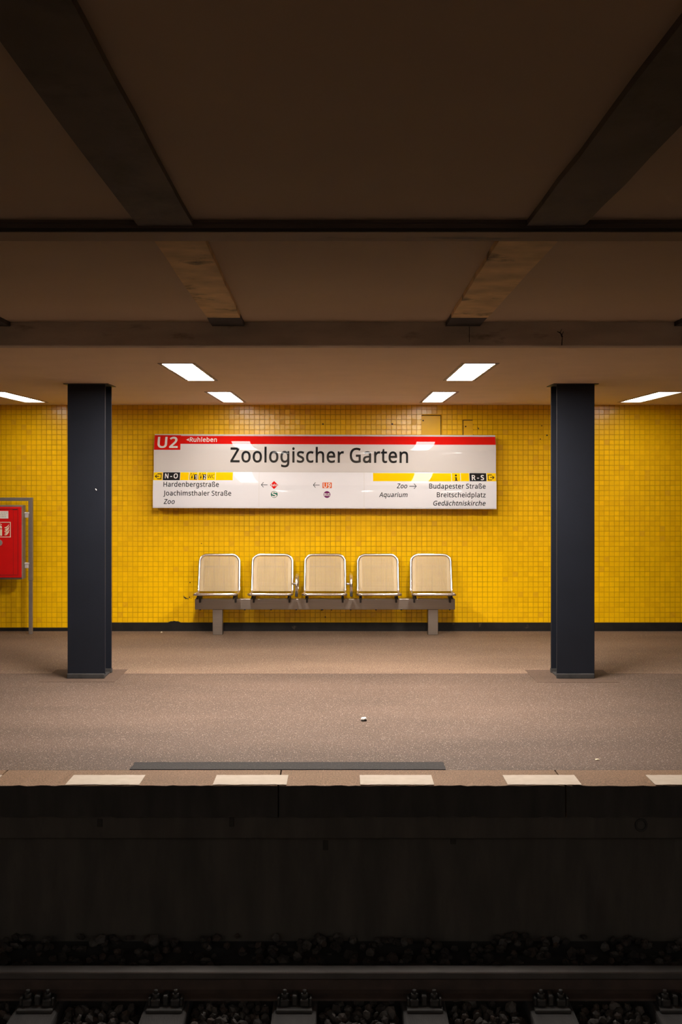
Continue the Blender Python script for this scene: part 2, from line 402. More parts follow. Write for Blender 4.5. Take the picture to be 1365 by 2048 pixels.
# outlines of the letters used on the signs: character|advance;contour;contour...
GLYPHS = {}
for _line in '''-|258;32,184 32,246 226,246 226,184
1|459;285,0 216,0 216,400 216,439 217,470 219,499 196,477 169,455 108,405 71,452 226,573 285,573
2|459;417,0 38,0 38,59 188,210 261,287 306,353 318,387 322,424 315,466 294,496 261,514 221,520 181,517 147,506 83,466 45,513 94,548 153,572 221,581 270,576 313,562 347,540 372,510 388,472 394,428 389,385 375,344 353,305 324,267 247,185 128,67 128,64 417,64
9|459;417,328 410,231 387,139 366,99 340,63 306,33 265,11 214,-3 154,-8 117,-6 82,0 82,60 115,53 152,50 204,54 245,68 278,90 303,118 322,153 334,192 346,281 341,281 310,247 266,223 204,214 158,219 118,235 85,260 61,294 45,336 40,387 46,443 63,491 90,529 127,557 171,575 223,581 262,577 299,565 332,545 361,518 384,483 402,439 413,388;223,521 178,513 142,488 118,447 110,388 117,339 137,301 171,277 220,269 256,273 286,285 311,303 330,325 342,349 346,374 338,426 315,474 277,508 252,518
A|512;437,0 368,177 141,177 73,0 0,0 224,575 289,575 512,0;282,415 274,438 263,473 255,500 247,468 238,438 230,415 165,241 346,241
B|521;241,573 336,565 404,541 434,515 453,478 459,431 456,399 446,371 431,347 409,328 382,313 350,304 350,300 415,279 441,261 461,236 474,203 478,163 472,115 454,74 425,42 385,19 337,5 279,0 78,0 78,573;256,329 318,335 357,352 377,382 384,423 376,463 351,490 308,506 245,511 150,511 150,329;150,269 150,61 265,61 330,68 371,91 394,125 401,168 398,197 388,221 370,241 344,256 307,266 260,269
C|507;323,517 280,513 241,502 206,482 178,456 155,423 139,383 129,337 125,286 131,220 147,164 175,117 213,83 262,62 322,55 394,62 460,78 460,15 393,-2 312,-8 232,1 166,28 115,72 78,131 56,203 49,287 53,349 67,406 89,456 120,499 159,534 206,559 261,575 324,581 409,572 482,547 453,486 394,508
G|584;326,302 524,302 524,22 431,-1 323,-8 241,1 173,28 120,71 81,130 57,202 49,286 58,370 84,442 127,500 186,544 259,571 346,581 437,572 516,547 489,484 421,508 342,517 278,510 225,489 181,455 150,409 131,353 124,286 130,222 146,166 175,119 216,84 270,62 340,55 404,59 452,68 452,238 326,238
H|594;516,0 443,0 443,267 150,267 150,0 78,0 78,573 150,573 150,330 443,330 443,573 516,573
J|219;-3,-152 -37,-150 -63,-142 -63,-81 -35,-87 -5,-89 33,-81 50,-70 63,-53 71,-29 74,3 74,573 146,573 146,9 141,-42 128,-82 105,-113 75,-135 39,-148
N|609;532,0 447,0 141,476 138,476 141,432 143,378 144,320 144,0 78,0 78,573 161,573 467,99 470,99 468,137 466,193 464,249 464,573 532,573
O|626;577,287 573,224 561,166 540,116 510,73 473,38 428,13 375,-3 314,-8 251,-3 196,13 151,39 114,73 85,116 65,167 53,224 49,288 56,370 78,442 114,500 166,545 232,572 314,581 393,572 459,545 510,501 547,442 570,370;125,287 130,220 145,163 171,117 207,83 255,62 314,55 373,62 420,83 456,117 481,163 496,220 501,287 490,384 456,457 421,491 373,511 314,518 255,511 207,490 171,457 145,411 130,354
R|499;236,573 301,568 353,555 393,532 422,500 439,460 444,410 440,368 427,334 408,306 385,285 330,257 487,0 403,0 264,237 150,237 150,0 78,0 78,573;232,510 150,510 150,298 236,298 296,304 338,325 362,359 370,407 366,440 355,467 336,486 310,500 275,507
S|440;403,153 396,106 378,66 348,35 307,11 257,-3 198,-8 137,-5 83,4 41,19 41,88 113,65 201,55 240,57 273,66 298,79 316,98 327,120 330,147 327,173 318,194 302,213 277,230 196,265 131,294 85,330 57,375 48,435 54,477 71,513 99,542 136,563 180,576 231,581 318,572 389,549 366,487 302,508 229,517 196,515 169,507 148,494 133,478 124,457 121,434 124,407 133,386 149,367 172,351 246,318 332,279 362,255 385,228 398,194
U|586;513,202 507,146 489,95 459,52 416,20 360,-1 290,-8 225,-2 171,18 128,50 97,93 78,144 72,204 72,573 144,573 144,201 154,139 182,93 228,64 294,55 342,59 379,73 407,96 427,126 438,161 442,202 442,573 513,573
W|746;735,573 583,0 510,0 399,375 389,410 380,443 373,471 370,488 367,471 361,443 352,409 342,373 234,0 161,0 10,573 85,573 174,223 183,186 190,151 196,118 201,87 206,119 213,154 222,191 232,227 333,573 407,573 512,225 523,187 532,151 538,117 544,87 550,129 560,175 572,224 660,573
Z|459;427,0 30,0 30,55 332,508 40,508 40,573 419,573 419,518 118,64 427,64
a|450;231,437 299,428 347,403 376,358 385,293 385,0 334,0 320,61 317,61 279,22 234,-1 172,-8 136,-5 103,6 75,23 55,48 41,80 37,119 50,176 87,219 152,245 243,257 316,259 316,285 310,330 293,359 265,375 227,380 163,370 106,347 84,400 151,426;252,208 184,200 141,182 118,155 110,119 115,87 132,66 157,53 188,49 238,56 279,79 306,117 315,172 315,210
b|493;139,461 138,410 135,373 139,373 161,398 189,419 226,432 272,437 322,431 365,412 401,381 428,338 444,283 449,215 444,147 427,91 400,48 365,17 322,-2 272,-8 226,-3 189,10 161,31 139,55 133,55 119,0 68,0 68,609 139,609;260,379 219,374 188,361 165,339 150,308 142,268 139,217 139,214 145,144 165,93 202,61 261,51 312,61 348,93 369,145 376,216 369,287 348,338 311,368
c|385;241,-8 187,-2 139,15 99,45 69,87 50,143 44,213 51,284 71,342 102,385 142,415 191,432 245,438 309,431 358,415 337,356 292,370 244,376 204,371 172,358 148,335 131,303 120,263 117,213 120,166 131,126 148,94 172,71 202,58 240,53 302,60 351,78 351,15 304,-2
d|493;221,-8 171,-2 128,17 92,48 65,91 49,146 44,214 49,282 66,338 93,381 128,413 171,432 221,438 280,429 323,407 354,374 359,374 356,405 354,438 354,609 425,609 425,0 368,0 358,58 354,58 323,24 279,1;232,51 290,60 328,88 348,135 355,200 355,213 349,284 329,336 291,369 231,379 181,368 146,334 124,281 117,213 124,144 146,93 181,61
e|452;234,438 286,432 329,414 364,385 390,346 406,299 411,244 411,201 117,201 127,137 154,90 197,62 254,52 327,60 392,82 392,20 327,-1 251,-8 194,-2 143,17 101,48 70,91 51,146 44,212 50,277 68,333 96,378 134,411 181,431;233,380 188,372 154,348 130,309 119,257 338,257 335,292 326,322 312,346 292,364 266,376
g|493;221,438 261,434 297,422 329,402 357,373 369,430 425,430 425,-7 420,-63 404,-109 378,-146 341,-172 293,-187 233,-192 147,-186 78,-165 78,-100 149,-125 237,-134 286,-126 324,-101 347,-63 355,-13 355,52 329,28 299,8 263,-4 221,-8 170,-2 126,18 91,51 56,121 44,214 56,306 91,377 126,411 169,431;230,379 197,374 169,359 147,336 130,303 120,262 117,213 124,143 146,92 182,60 232,50 288,58 309,69 326,85 349,131 356,197 356,214 353,267 343,309 326,340 302,362 270,374
h|495;139,431 138,399 135,370 140,370 174,407 221,429 273,437 321,433 360,421 391,400 413,370 426,330 431,280 431,0 361,0 361,275 355,321 338,353 308,372 265,379 222,374 189,360 166,338 150,308 142,269 139,222 139,0 68,0 68,609 139,609
i|207;139,430 139,0 68,0 68,430;104,591 133,580 142,566 145,546 142,526 133,512 104,501 88,504 75,512 66,526 63,546 66,566 75,580 88,588
k|428;138,291 137,257 135,221 138,221 152,240 172,264 189,285 326,430 409,430 235,246 421,0 336,0 187,200 138,158 138,0 68,0 68,609 138,609
l|207;139,0 68,0 68,609 139,609
m|750;540,438 603,429 649,401 676,352 685,280 685,0 615,0 615,277 610,321 594,353 567,372 528,379 474,369 438,342 418,298 411,237 411,0 342,0 342,277 332,333 320,353 303,367 281,376 253,379 215,374 185,360 164,338 150,308 141,269 139,223 139,0 68,0 68,430 125,430 136,371 140,371 173,409 217,431 266,438 312,433 349,420 378,398 398,366 402,366 427,398 461,420 499,433
n|495;275,438 343,429 391,401 421,352 431,280 431,0 361,0 361,275 355,321 338,353 308,372 265,379 204,368 166,338 146,289 139,223 139,0 68,0 68,430 125,430 136,371 140,371 175,409 222,431
o|485;442,216 438,165 428,121 411,82 388,51 359,25 324,7 285,-4 241,-8 200,-4 163,7 129,25 100,51 77,82 59,121 48,165 44,216 50,282 68,336 97,380 137,412 186,431 244,438 299,431 347,412 387,380 417,336 436,282;117,216 120,169 130,128 147,95 172,71 203,56 243,51 282,56 314,71 339,95 356,128 366,169 369,216 365,263 355,303 338,335 314,359 282,374 242,379 185,368 147,335 124,284
p|493;273,438 322,432 365,413 401,383 428,339 444,284 449,216 444,148 427,93 401,49 365,17 322,-2 272,-8 213,1 170,24 139,55 134,55 137,20 139,-16 139,-192 68,-192 68,430 126,430 136,371 139,371 170,405 213,429;260,379 221,374 190,362 167,342 152,313 142,275 139,229 139,216 142,167 150,126 165,93 188,70 220,55 261,51 297,56 326,72 348,98 364,131 373,171 376,217 369,283 348,334 311,367
q|493;355,52 332,32 303,11 266,-3 219,-8 170,-2 128,17 93,48 66,91 49,146 44,214 50,282 67,338 93,381 129,413 172,432 221,438 267,433 304,419 333,397 357,371 369,430 425,430 425,-192 354,-192;233,51 272,55 304,67 327,87 342,116 352,153 355,199 355,213 348,285 328,337 290,369 231,379 181,368 145,334 124,281 117,213 124,145 146,93 182,61
r|331;269,438 295,437 319,433 310,368 287,372 264,374 217,363 176,334 149,289 139,229 139,0 68,0 68,430 126,430 134,351 137,351 170,395 214,426 240,435
s|384;348,119 343,80 327,49 302,24 268,6 226,-4 176,-8 99,-1 42,19 42,83 104,60 178,49 224,53 256,66 274,86 280,112 271,141 239,167 174,196 103,228 76,245 57,266 45,292 41,324 52,372 85,408 137,430 202,438 275,430 339,409 315,353 258,372 197,380 159,377 131,366 114,350 108,328 119,298 154,274 219,246 289,215 314,197 333,176 344,150
t|289;212,50 245,53 272,59 272,5 240,-4 200,-8 167,-5 138,4 112,20 91,44 78,79 74,125 74,375 13,375 13,409 75,437 103,528 144,528 144,430 269,430 269,375 144,375 144,127 149,93 163,69 185,54
u|495;427,430 427,0 370,0 359,57 356,57 321,20 273,-1 220,-8 173,-4 134,8 103,29 81,59 68,99 63,148 63,430 135,430 135,153 141,108 158,76 188,57 230,51 273,55 306,69 330,91 345,121 354,160 357,206 357,430
z|377;346,0 31,0 31,47 262,375 45,375 45,430 340,430 340,377 112,55 346,55
ß|506;419,495 416,469 407,447 379,411 346,383 318,357 306,330 312,311 332,291 377,259 427,221 459,178 467,153 470,123 465,81 451,48 429,23 399,6 362,-5 321,-8 254,-1 204,19 204,83 237,67 276,54 318,49 356,54 382,67 396,89 401,118 394,152 371,181 326,214 273,253 246,288 238,326 241,349 249,369 276,400 309,426 336,454 345,471 347,491 340,520 319,540 286,551 245,555 193,547 171,537 154,521 142,499 139,468 139,0 68,0 68,468 74,517 91,554 119,581 155,599 197,610 245,613 294,610 336,600 371,584 397,561 413,531
ä|450;231,437 299,428 347,403 376,358 385,293 385,0 334,0 320,61 317,61 279,22 234,-1 172,-8 136,-5 103,6 75,23 55,48 41,80 37,119 50,176 87,219 152,245 243,257 316,259 316,285 310,330 293,359 265,375 227,380 163,370 106,347 84,400 151,426;252,208 184,200 141,182 118,155 110,119 115,87 132,66 157,53 188,49 238,56 279,79 306,117 315,172 315,210;113,546 116,564 124,576 151,585 177,576 186,564 188,546 186,529 177,516 151,506 124,516 116,529;264,546 267,564 275,576 301,585 327,576 336,564 338,546 336,529 327,516 301,506 275,516 267,529'''.split('\n'):
    _ch, _rest = _line[0], _line[2:].split(';')
    GLYPHS[_ch] = (int(_rest[0]), [[tuple(int(v) for v in p.split(',')) for p in c.split(' ')] for c in _rest[1:]])

# ================================================================== STRUCTURE
# ---- platform ceiling with openings for the lamps
LAMP_X = [-1.085 + 2.005 * k for k in range(-1, 3)]
LAMP_ROWS = [(7.52, 8.87), (10.09, 11.54)]
LW = 0.113      # half width of an opening
FASCIA_Y = 6.513
m = MB()
xs = sorted([XL, XR] + [x + s * LW for x in LAMP_X for s in (-1, 1)])
ys = sorted([FASCIA_Y + 0.10, WALL_Y + 0.02] + [y for r in LAMP_ROWS for y in r])
for i in range(len(xs) - 1):
    for j in range(len(ys) - 1):
        cx, cy = (xs[i] + xs[i + 1]) / 2, (ys[j] + ys[j + 1]) / 2
        if any(abs(cx - LAMP_X[k]) < LW and LAMP_ROWS[r][0] < cy < LAMP_ROWS[r][1] for k, r in ((0, 1), (1, 0), (1, 1), (2, 0), (2, 1), (3, 1))):
            continue
        m.face([(xs[i], ys[j], SOFFIT), (xs[i], ys[j + 1], SOFFIT), (xs[i + 1], ys[j + 1], SOFFIT), (xs[i + 1], ys[j], SOFFIT)])
bmesh.ops.remove_doubles(m.bm, verts=m.bm.verts[:], dist=1e-5)
m.box(XL, XR, FASCIA_Y + 0.10, WALL_Y + 0.3, SOFFIT + 0.14, SOFFIT + 0.24)
ceiling = m.build('ceiling', 'soffit', kind='structure')

# ---- plastered fascia along the platform ceiling, with one crack
m = MB().box(XL, XR, FASCIA_Y, FASCIA_Y + 0.10, SOFFIT, TRACK_CEIL + 0.02, bevel=0.006)
fascia = m.build('trim_1', 'fascia', kind='structure')
m = MB()
for (x0, z0, x1, z1, w) in ((1.262, 2.383, 1.265, 2.43, .006), (1.265, 2.43, 1.256, 2.452, .009), (1.256, 2.452, 1.236, 2.462, .006),
                            (1.262, 2.44, 1.272, 2.462, .004), (1.25, 2.452, 1.262, 2.475, .004)):
    d = Vector((x1 - x0, 0, z1 - z0)).normalized() * w / 2
    q = Vector((d.z, 0, -d.x))
    m.prism([(x0 - q.x, z0 - q.z), (x0 + q.x, z0 + q.z), (x1 + q.x * .6, z1 + q.z * .6), (x1 - q.x * .6, z1 - q.z * .6)], 'y', FASCIA_Y - 0.0015, FASCIA_Y + 0.002)
m.build('crack', 'crack', fascia)
m = MB()
m.box(.732, .735, FASCIA_Y - .001, FASCIA_Y + .001, 2.40, 2.49)
m.build('crack', 'crack', fascia)

# ---- ceiling over the tracks, its beams and the cross girder
m = MB().box(XL, XR, -.27, FASCIA_Y, TRACK_CEIL, TRACK_CEIL + 0.15)
track_ceiling = m.build('ceiling', 'track_ceiling', kind='structure')

def beam(x0a, x1a, x0b, x1b, ya, yb, drop, mat_name, dark_len=0.0):
    m = MB()
    z = TRACK_CEIL - drop
    n = 14
    def e(a, b, t, s):
        return a + (b - a) * t + (random.uniform(-.003, .003) if 0 < t < 1 else 0)
    L, R = [], []
    for i in range(n + 1):
        t = i / n
        y = ya + (yb - ya) * t
        L.append((e(x0a, x0b, t, 0), y)); R.append((e(x1a, x1b, t, 0), y))
    for i in range(n):
        yc = (L[i][1] + L[i + 1][1]) / 2
        mi = 1 if dark_len and yc > yb - dark_len else 0
        a, b, c, d = L[i], L[i + 1], R[i + 1], R[i]
        m.face([(*a, z), (*b, z), (*c, z), (*d, z)], mi)
        m.face([(*a, z), (*a, TRACK_CEIL + .01), (*b, TRACK_CEIL + .01), (*b, z)], mi)
        m.face([(*d, z), (*c, z), (*c, TRACK_CEIL + .01), (*d, TRACK_CEIL + .01)], mi)
    m.face([(*L[0], z), (*R[0], z), (*R[0], TRACK_CEIL + .01), (*L[0], TRACK_CEIL + .01)])
    m.face([(*L[-1], z), (*R[-1], z), (*R[-1], TRACK_CEIL + .01), (*L[-1], TRACK_CEIL + .01)])
    bmesh.ops.remove_doubles(m.bm, verts=m.bm.verts[:], dist=1e-5)
    # a thin steel angle along one side
    return m.build('ceiling_beam', [mat_name, 'beam_end'], track_ceiling)

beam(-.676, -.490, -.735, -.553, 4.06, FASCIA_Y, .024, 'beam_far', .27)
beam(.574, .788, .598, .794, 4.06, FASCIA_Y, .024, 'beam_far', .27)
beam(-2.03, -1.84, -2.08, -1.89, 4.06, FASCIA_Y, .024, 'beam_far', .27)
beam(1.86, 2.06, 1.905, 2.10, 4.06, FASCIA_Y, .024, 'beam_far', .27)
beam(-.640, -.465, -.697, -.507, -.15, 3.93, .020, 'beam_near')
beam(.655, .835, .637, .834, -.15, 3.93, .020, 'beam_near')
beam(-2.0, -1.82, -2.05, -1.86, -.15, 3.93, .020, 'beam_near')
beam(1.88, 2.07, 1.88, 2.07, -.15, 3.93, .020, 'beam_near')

m = MB()
m.box(XL, XR, 3.915, 3.95, TRACK_CEIL - .026, TRACK_CEIL, mi=1)
m.box(XL, XR, 3.93, 4.085, TRACK_CEIL - .037, TRACK_CEIL + .005, bevel=.004, mi=0)
m.box(XL, XR, 3.905, 3.93, TRACK_CEIL - .010, TRACK_CEIL, mi=1)
girder = m.build('trim_2', ['girder', 'girder_face'], kind='structure')
m = MB()                     # slim dark joint between the girder flange and the plaster
m.box(XL, XR, 3.922, 3.932, TRACK_CEIL - .036, TRACK_CEIL - .02)
m.build('joint', 'crack', girder)

# ---- the tiled wall
m = MB().box(XL, XR, WALL_Y + 0.0022, WALL_Y + 0.3, -0.2, SOFFIT + 0.2)
wall = m.build('wall_far', 'grout', kind='structure')

PITCH, GAP, TZ0 = 0.0534, 0.0030, 0.0895
HATCHES = [(.845, 1.048, 2.03, 2.263, .865, 2.215), (1.291, 1.389, 2.03, 2.215, 1.313, 2.152)]   # x0 x1 z0 z1, keyhole x z
def tile_shape(dx=0.0, dz=0.0):
    """front face and four chamfered sides; dx, dz lean the tile a little"""
    h = (PITCH - GAP) / 2
    k = h - 0.0013
    q = []
    for (a, b, y) in ((-h, -h, .006), (h, -h, .006), (h, h, .006), (-h, h, .006), (-k, -k, 0), (k, -k, 0), (k, k, 0), (-k, k, 0)):
        q.append((a, y + (a * dx + b * dz if y == 0 else 0), b))
    return q
FACES = ((4, 5, 6, 7), (0, 1, 5, 4), (1, 2, 6, 5), (2, 3, 7, 6), (3, 0, 4, 7))
TM = ['tile_a', 'tile_b', 'tile_c', 'tile_d']
protos = []
for k in range(16):
    me = bpy.data.meshes.new('tile')
    me.from_pydata(tile_shape(random.gauss(0, .006), random.gauss(0, .006)), [], FACES)
    me.materials.append(M[TM[0 if k < 9 else 1 if k < 12 else 2 if k < 15 else 3]])
    protos.append(me)

V, F, MI = [], [], []
singles = 0
nx0, nx1 = int(XL / PITCH), int(XR / PITCH)
for i in range(nx0, nx1):
    x = (i + .5) * PITCH - .004
    r0 = -1 if x < -2.62 else 0
    for j in range(r0, 44):
        z = TZ0 + (j + .5) * PITCH
        zt = min(SOFFIT, z + PITCH / 2)
        if z > SOFFIT - .01:
            continue
        if any(h[0] - PITCH * .35 < x < h[1] + PITCH * .35 and h[2] < z < h[3] + PITCH * .3 for h in HATCHES):
            continue
        single = -1.13 < x < 1.14 and 0.905 < z < 1.25
        if single and singles < 300:
            o = bpy.data.objects.new('tile', random.choice(protos))
            COL.objects.link(o)
            o.parent = wall
            o.location = (x, WALL_Y, z)
            singles += 1
            continue
        b = len(V)
        sh = tile_shape(random.gauss(0, .006), random.gauss(0, .006))
        for p in sh:
            V.append((x + p[0], WALL_Y + p[1], min(SOFFIT, z + p[2])))
        F += [tuple(b + q for q in f) for f in FACES]
        r = random.random()
        mi = 0 if r < .62 else 1 if r < .82 else 2 if r < .965 else 3
        px = x
        if (-2.08 < px < -1.80 and 0.09 < z < .86) or (1.38 < px < 1.68 and .09 < z < .86):   # two panels of newer tiles
            mi = 2 if r < .85 else 0
        MI += [mi] * 5
me = bpy.data.meshes.new('tile_field')
me.from_pydata(V, [], F)
for t in TM:
    me.materials.append(M[t])
me.polygons.foreach_set('material_index', MI)
o = bpy.data.objects.new('tile_field', me)
COL.objects.link(o)
o.parent = wall
o['kind'] = 'stuff'

for (x0, x1, z0, z1, kx, kz) in HATCHES:
    h = MB().box(x0, x1, WALL_Y - .003, WALL_Y + .02, z0, z1, bevel=.0015).build('access_hatch', 'hatch', wall)
    MB().cyl((kx, WALL_Y - .0045, kz), (kx, WALL_Y, kz), .008, 12).build('keyhole', 'dark_hole', h)
    m = MB()
    for a in ((x0 - .008, x0 - .002, z0, z1 + .008), (x1 + .002, x1 + .008, z0, z1 + .008), (x0, x1, z1 + .002, z1 + .008)):
        m.box(a[0], a[1], WALL_Y + .0002, WALL_Y + .008, a[2], a[3])
    m.build('hatch_gap', 'crack', h)
for (x, z, r) in ((-.205, .221, .007), (-.10, .221, .006), (-.165, .147, .007), (-.19, 2.178, .008), (.54, 2.178, .009), (-1.945, 1.525, .006),
                  (2.115, 2.16, .006), (2.17, 2.06, .008), (2.10, 2.02, .006), (-1.47, .92, .005), (-1.59, .51, .006)):
    MB().cyl((x, WALL_Y - .001, z), (x, WALL_Y + .002, z), r, 10).build('plug_hole', 'dark_hole', wall)
m = MB()                      # scratched mark over the sign and the scorched one by the bench
for (x0, z0, x1, z1) in ((1.296, 2.15, 1.31, 2.125), (1.31, 2.125, 1.312, 2.138), (1.298, 2.128, 1.312, 2.125)):
    x0 += .14; x1 += .14
    d = Vector((x1 - x0, 0, z1 - z0)).normalized() * .0025
    m.prism([(x0 - d.z, z0 + d.x), (x0 + d.z, z0 - d.x), (x1 + d.z, z1 - d.x), (x1 - d.z, z1 + d.x)], 'y', WALL_Y - .0012, WALL_Y + .001)
m.build('scratch', 'scuff', wall)
m = MB()
for (cx, cz, sx, sz) in ((-1.645, .352, .012, .006), (-1.632, .342, .016, .008), (-1.612, .339, .012, .005), (-1.596, .353, .006, .011), (-1.655, .362, .005, .007), (-1.58, .343, .006, .004)):
    n = 9
    m.prism([(cx + sx * math.cos(k * 2 * math.pi / n) * random.uniform(.6, 1.2), cz + sz * math.sin(k * 2 * math.pi / n) * random.uniform(.6, 1.2)) for k in range(n)], 'y', WALL_Y - .001, WALL_Y + .002)
m.build('scorch_mark', 'scuff', wall)

# ---- tar baseboard, lower beyond the left column
m = MB()
m.box(-2.62, XR, WALL_Y - .012, WALL_Y + .01, -.01, TZ0 - .001, bevel=.003)
m.box(XL, -2.62, WALL_Y - .012, WALL_Y + .01, -.01, TZ0 - PITCH - .001, bevel=.003)
n = 10
m.prism([(-1.755 + .065 * math.cos(math.pi * k / n), TZ0 - .002 + .016 * math.sin(math.pi * k / n) * (1 + .2 * (k % 2))) for k in range(n + 1)], 'y', WALL_Y - .012, WALL_Y + .004)
m.build('baseboard_far', 'base', kind='structure')

# ---- platform floor
m = MB()
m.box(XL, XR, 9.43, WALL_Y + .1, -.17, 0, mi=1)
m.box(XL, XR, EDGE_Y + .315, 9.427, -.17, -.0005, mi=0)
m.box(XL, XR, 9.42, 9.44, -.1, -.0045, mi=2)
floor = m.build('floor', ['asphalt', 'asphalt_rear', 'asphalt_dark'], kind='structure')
def patch(x0, x1, y0, y1, mat_name, t=.002):
    n = 24
    P = [(x0 + (x1 - x0) * k / n, y0 + random.uniform(-.003, .003)) for k in range(n + 1)]
    P += [(x1 + random.uniform(-.004, .004), y0 + (y1 - y0) * k / 6) for k in range(1, 6)]
    P += [(x1 - (x1 - x0) * k / n, y1 + random.uniform(-.004, .004)) for k in range(n + 1)]
    P += [(x0 + random.uniform(-.004, .004), y1 - (y1 - y0) * k / 6) for k in range(1, 6)]
    return MB().prism(P, 'z', -.004, t).build('asphalt_patch', mat_name, floor)
patch(-1.178, .583, EDGE_Y + .318, 6.51, 'asphalt_dark', .003)
patch(1.55, 2.205, 9.02, 9.60, 'asphalt_patch', .0015)
patch(-2.40, -1.80, 9.04, 9.62, 'asphalt_patch', .0015)
# edge slabs, each with worn rims
for k in range(-5, 6):
    x0 = -.332 + 1.522 * k
    m = MB().box(x0 + .004, x0 + 1.518, EDGE_Y, EDGE_Y + .308, -.169, .001)
    bmesh.ops.subdivide_edges(m.bm, edges=[e for e in m.bm.edges if abs(e.verts[0].co.x - e.verts[1].co.x) > .5], cuts=40, use_grid_fill=True)
    for v in m.bm.verts:
        if v.co.y < EDGE_Y + .001 and v.co.z > 0:
            v.co.z -= random.uniform(0, .006)
            v.co.y += random.uniform(0, .004)
        if v.co.y < EDGE_Y + .001 and v.co.z < -.1:
            v.co.z += random.uniform(-.004, .007)
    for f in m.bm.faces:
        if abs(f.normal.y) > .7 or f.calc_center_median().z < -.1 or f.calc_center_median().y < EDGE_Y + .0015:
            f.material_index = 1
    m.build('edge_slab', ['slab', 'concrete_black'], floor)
# painted dashes
for k in range(-4, 6):
    x0 = -1.462 + .782 * (k + 0)
    n = 20
    P = [(x0 + .392 * i / n, EDGE_Y + .006 + random.uniform(0, .006)) for i in range(n + 1)]
    P += [(x0 + .392 - .392 * i / n, EDGE_Y + .203 + random.uniform(-.002, .002)) for i in range(n + 1)]
    MB().prism(P, 'z', .0005, .0022).build('edge_marking', 'marking', floor)

# ---- front of the platform, down to the tracks
m = MB()
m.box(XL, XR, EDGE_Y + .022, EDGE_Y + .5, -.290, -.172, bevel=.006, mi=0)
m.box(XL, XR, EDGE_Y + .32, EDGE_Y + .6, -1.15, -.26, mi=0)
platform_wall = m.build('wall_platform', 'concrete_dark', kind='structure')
for (x, z, w, h, y) in ((-.085, -.42, .03, .055, .32), (.625, -.39, .032, .05, .32), (-1.28, -.205, .03, .045, .022), (-.58, -.20, .026, .05, .022)):
    m = MB()
    m.box(x - w / 2, x + w / 2, EDGE_Y + y - .004, EDGE_Y + y + .02, z - h / 2, z + h / 2, bevel=.003)
    m.build('drain_socket', 'dark_hole', platform_wall)
m = MB().tube([(1.593 + .028 * math.cos(a), EDGE_Y + .016, -.215 + .03 * math.sin(a)) for a in [k * math.pi / 8 for k in range(16)]], .006, 8, True)
m.build('lifting_ring', 'clip', platform_wall)

# ---- unseen ends that keep the hall closed
MB().box(XL - .2, XL, -5.96, WALL_Y + .3, -1.15, TRACK_CEIL + .15).build('wall_left', 'end_wall', kind='structure')
MB().box(XR, XR + .2, -5.96, WALL_Y + .3, -1.15, TRACK_CEIL + .15).build('wall_right', 'end_wall', kind='structure')
OPP = 0.30                     # edge of the platform the picture is taken from
m = MB().box(XL, XR, -5.7, OPP, -.17, 0)
m.box(XL, XR, -5.7, OPP - .3, -1.15, -.17)
m.build('floor', 'asphalt', kind='structure')
m = MB().box(XL, XR, -5.96, -5.66, -.17, SOFFIT + .2)
m.build('wall_near', 'soffit', kind='structure')
OPP_X, OPP_LAMPS = [-7.4 + 2.0 * k for k in range(8)], [(-5.2, -3.75), (-2.53, -1.18)]
m = MB()
xs = sorted([XL, XR] + [x + q * LW for x in OPP_X for q in (-1, 1)])
ys = [-5.66, *OPP_LAMPS[0], *OPP_LAMPS[1], -.17]
for i in range(len(xs) - 1):
    for j in range(len(ys) - 1):
        cx = (xs[i] + xs[i + 1]) / 2
        if j in (1, 3) and any(abs(cx - x) < LW for x in OPP_X):
            continue
        m.face([(xs[i], ys[j], SOFFIT), (xs[i], ys[j + 1], SOFFIT), (xs[i + 1], ys[j + 1], SOFFIT), (xs[i + 1], ys[j], SOFFIT)])
bmesh.ops.remove_doubles(m.bm, verts=m.bm.verts[:], dist=1e-5)
m.box(XL, XR, -5.66, -.17, SOFFIT + .14, SOFFIT + .24)
m.build('ceiling', 'soffit', kind='structure')
MB().box(XL, XR, -.27, -.17, SOFFIT, TRACK_CEIL + .02).build('trim_3', 'fascia', kind='structure')

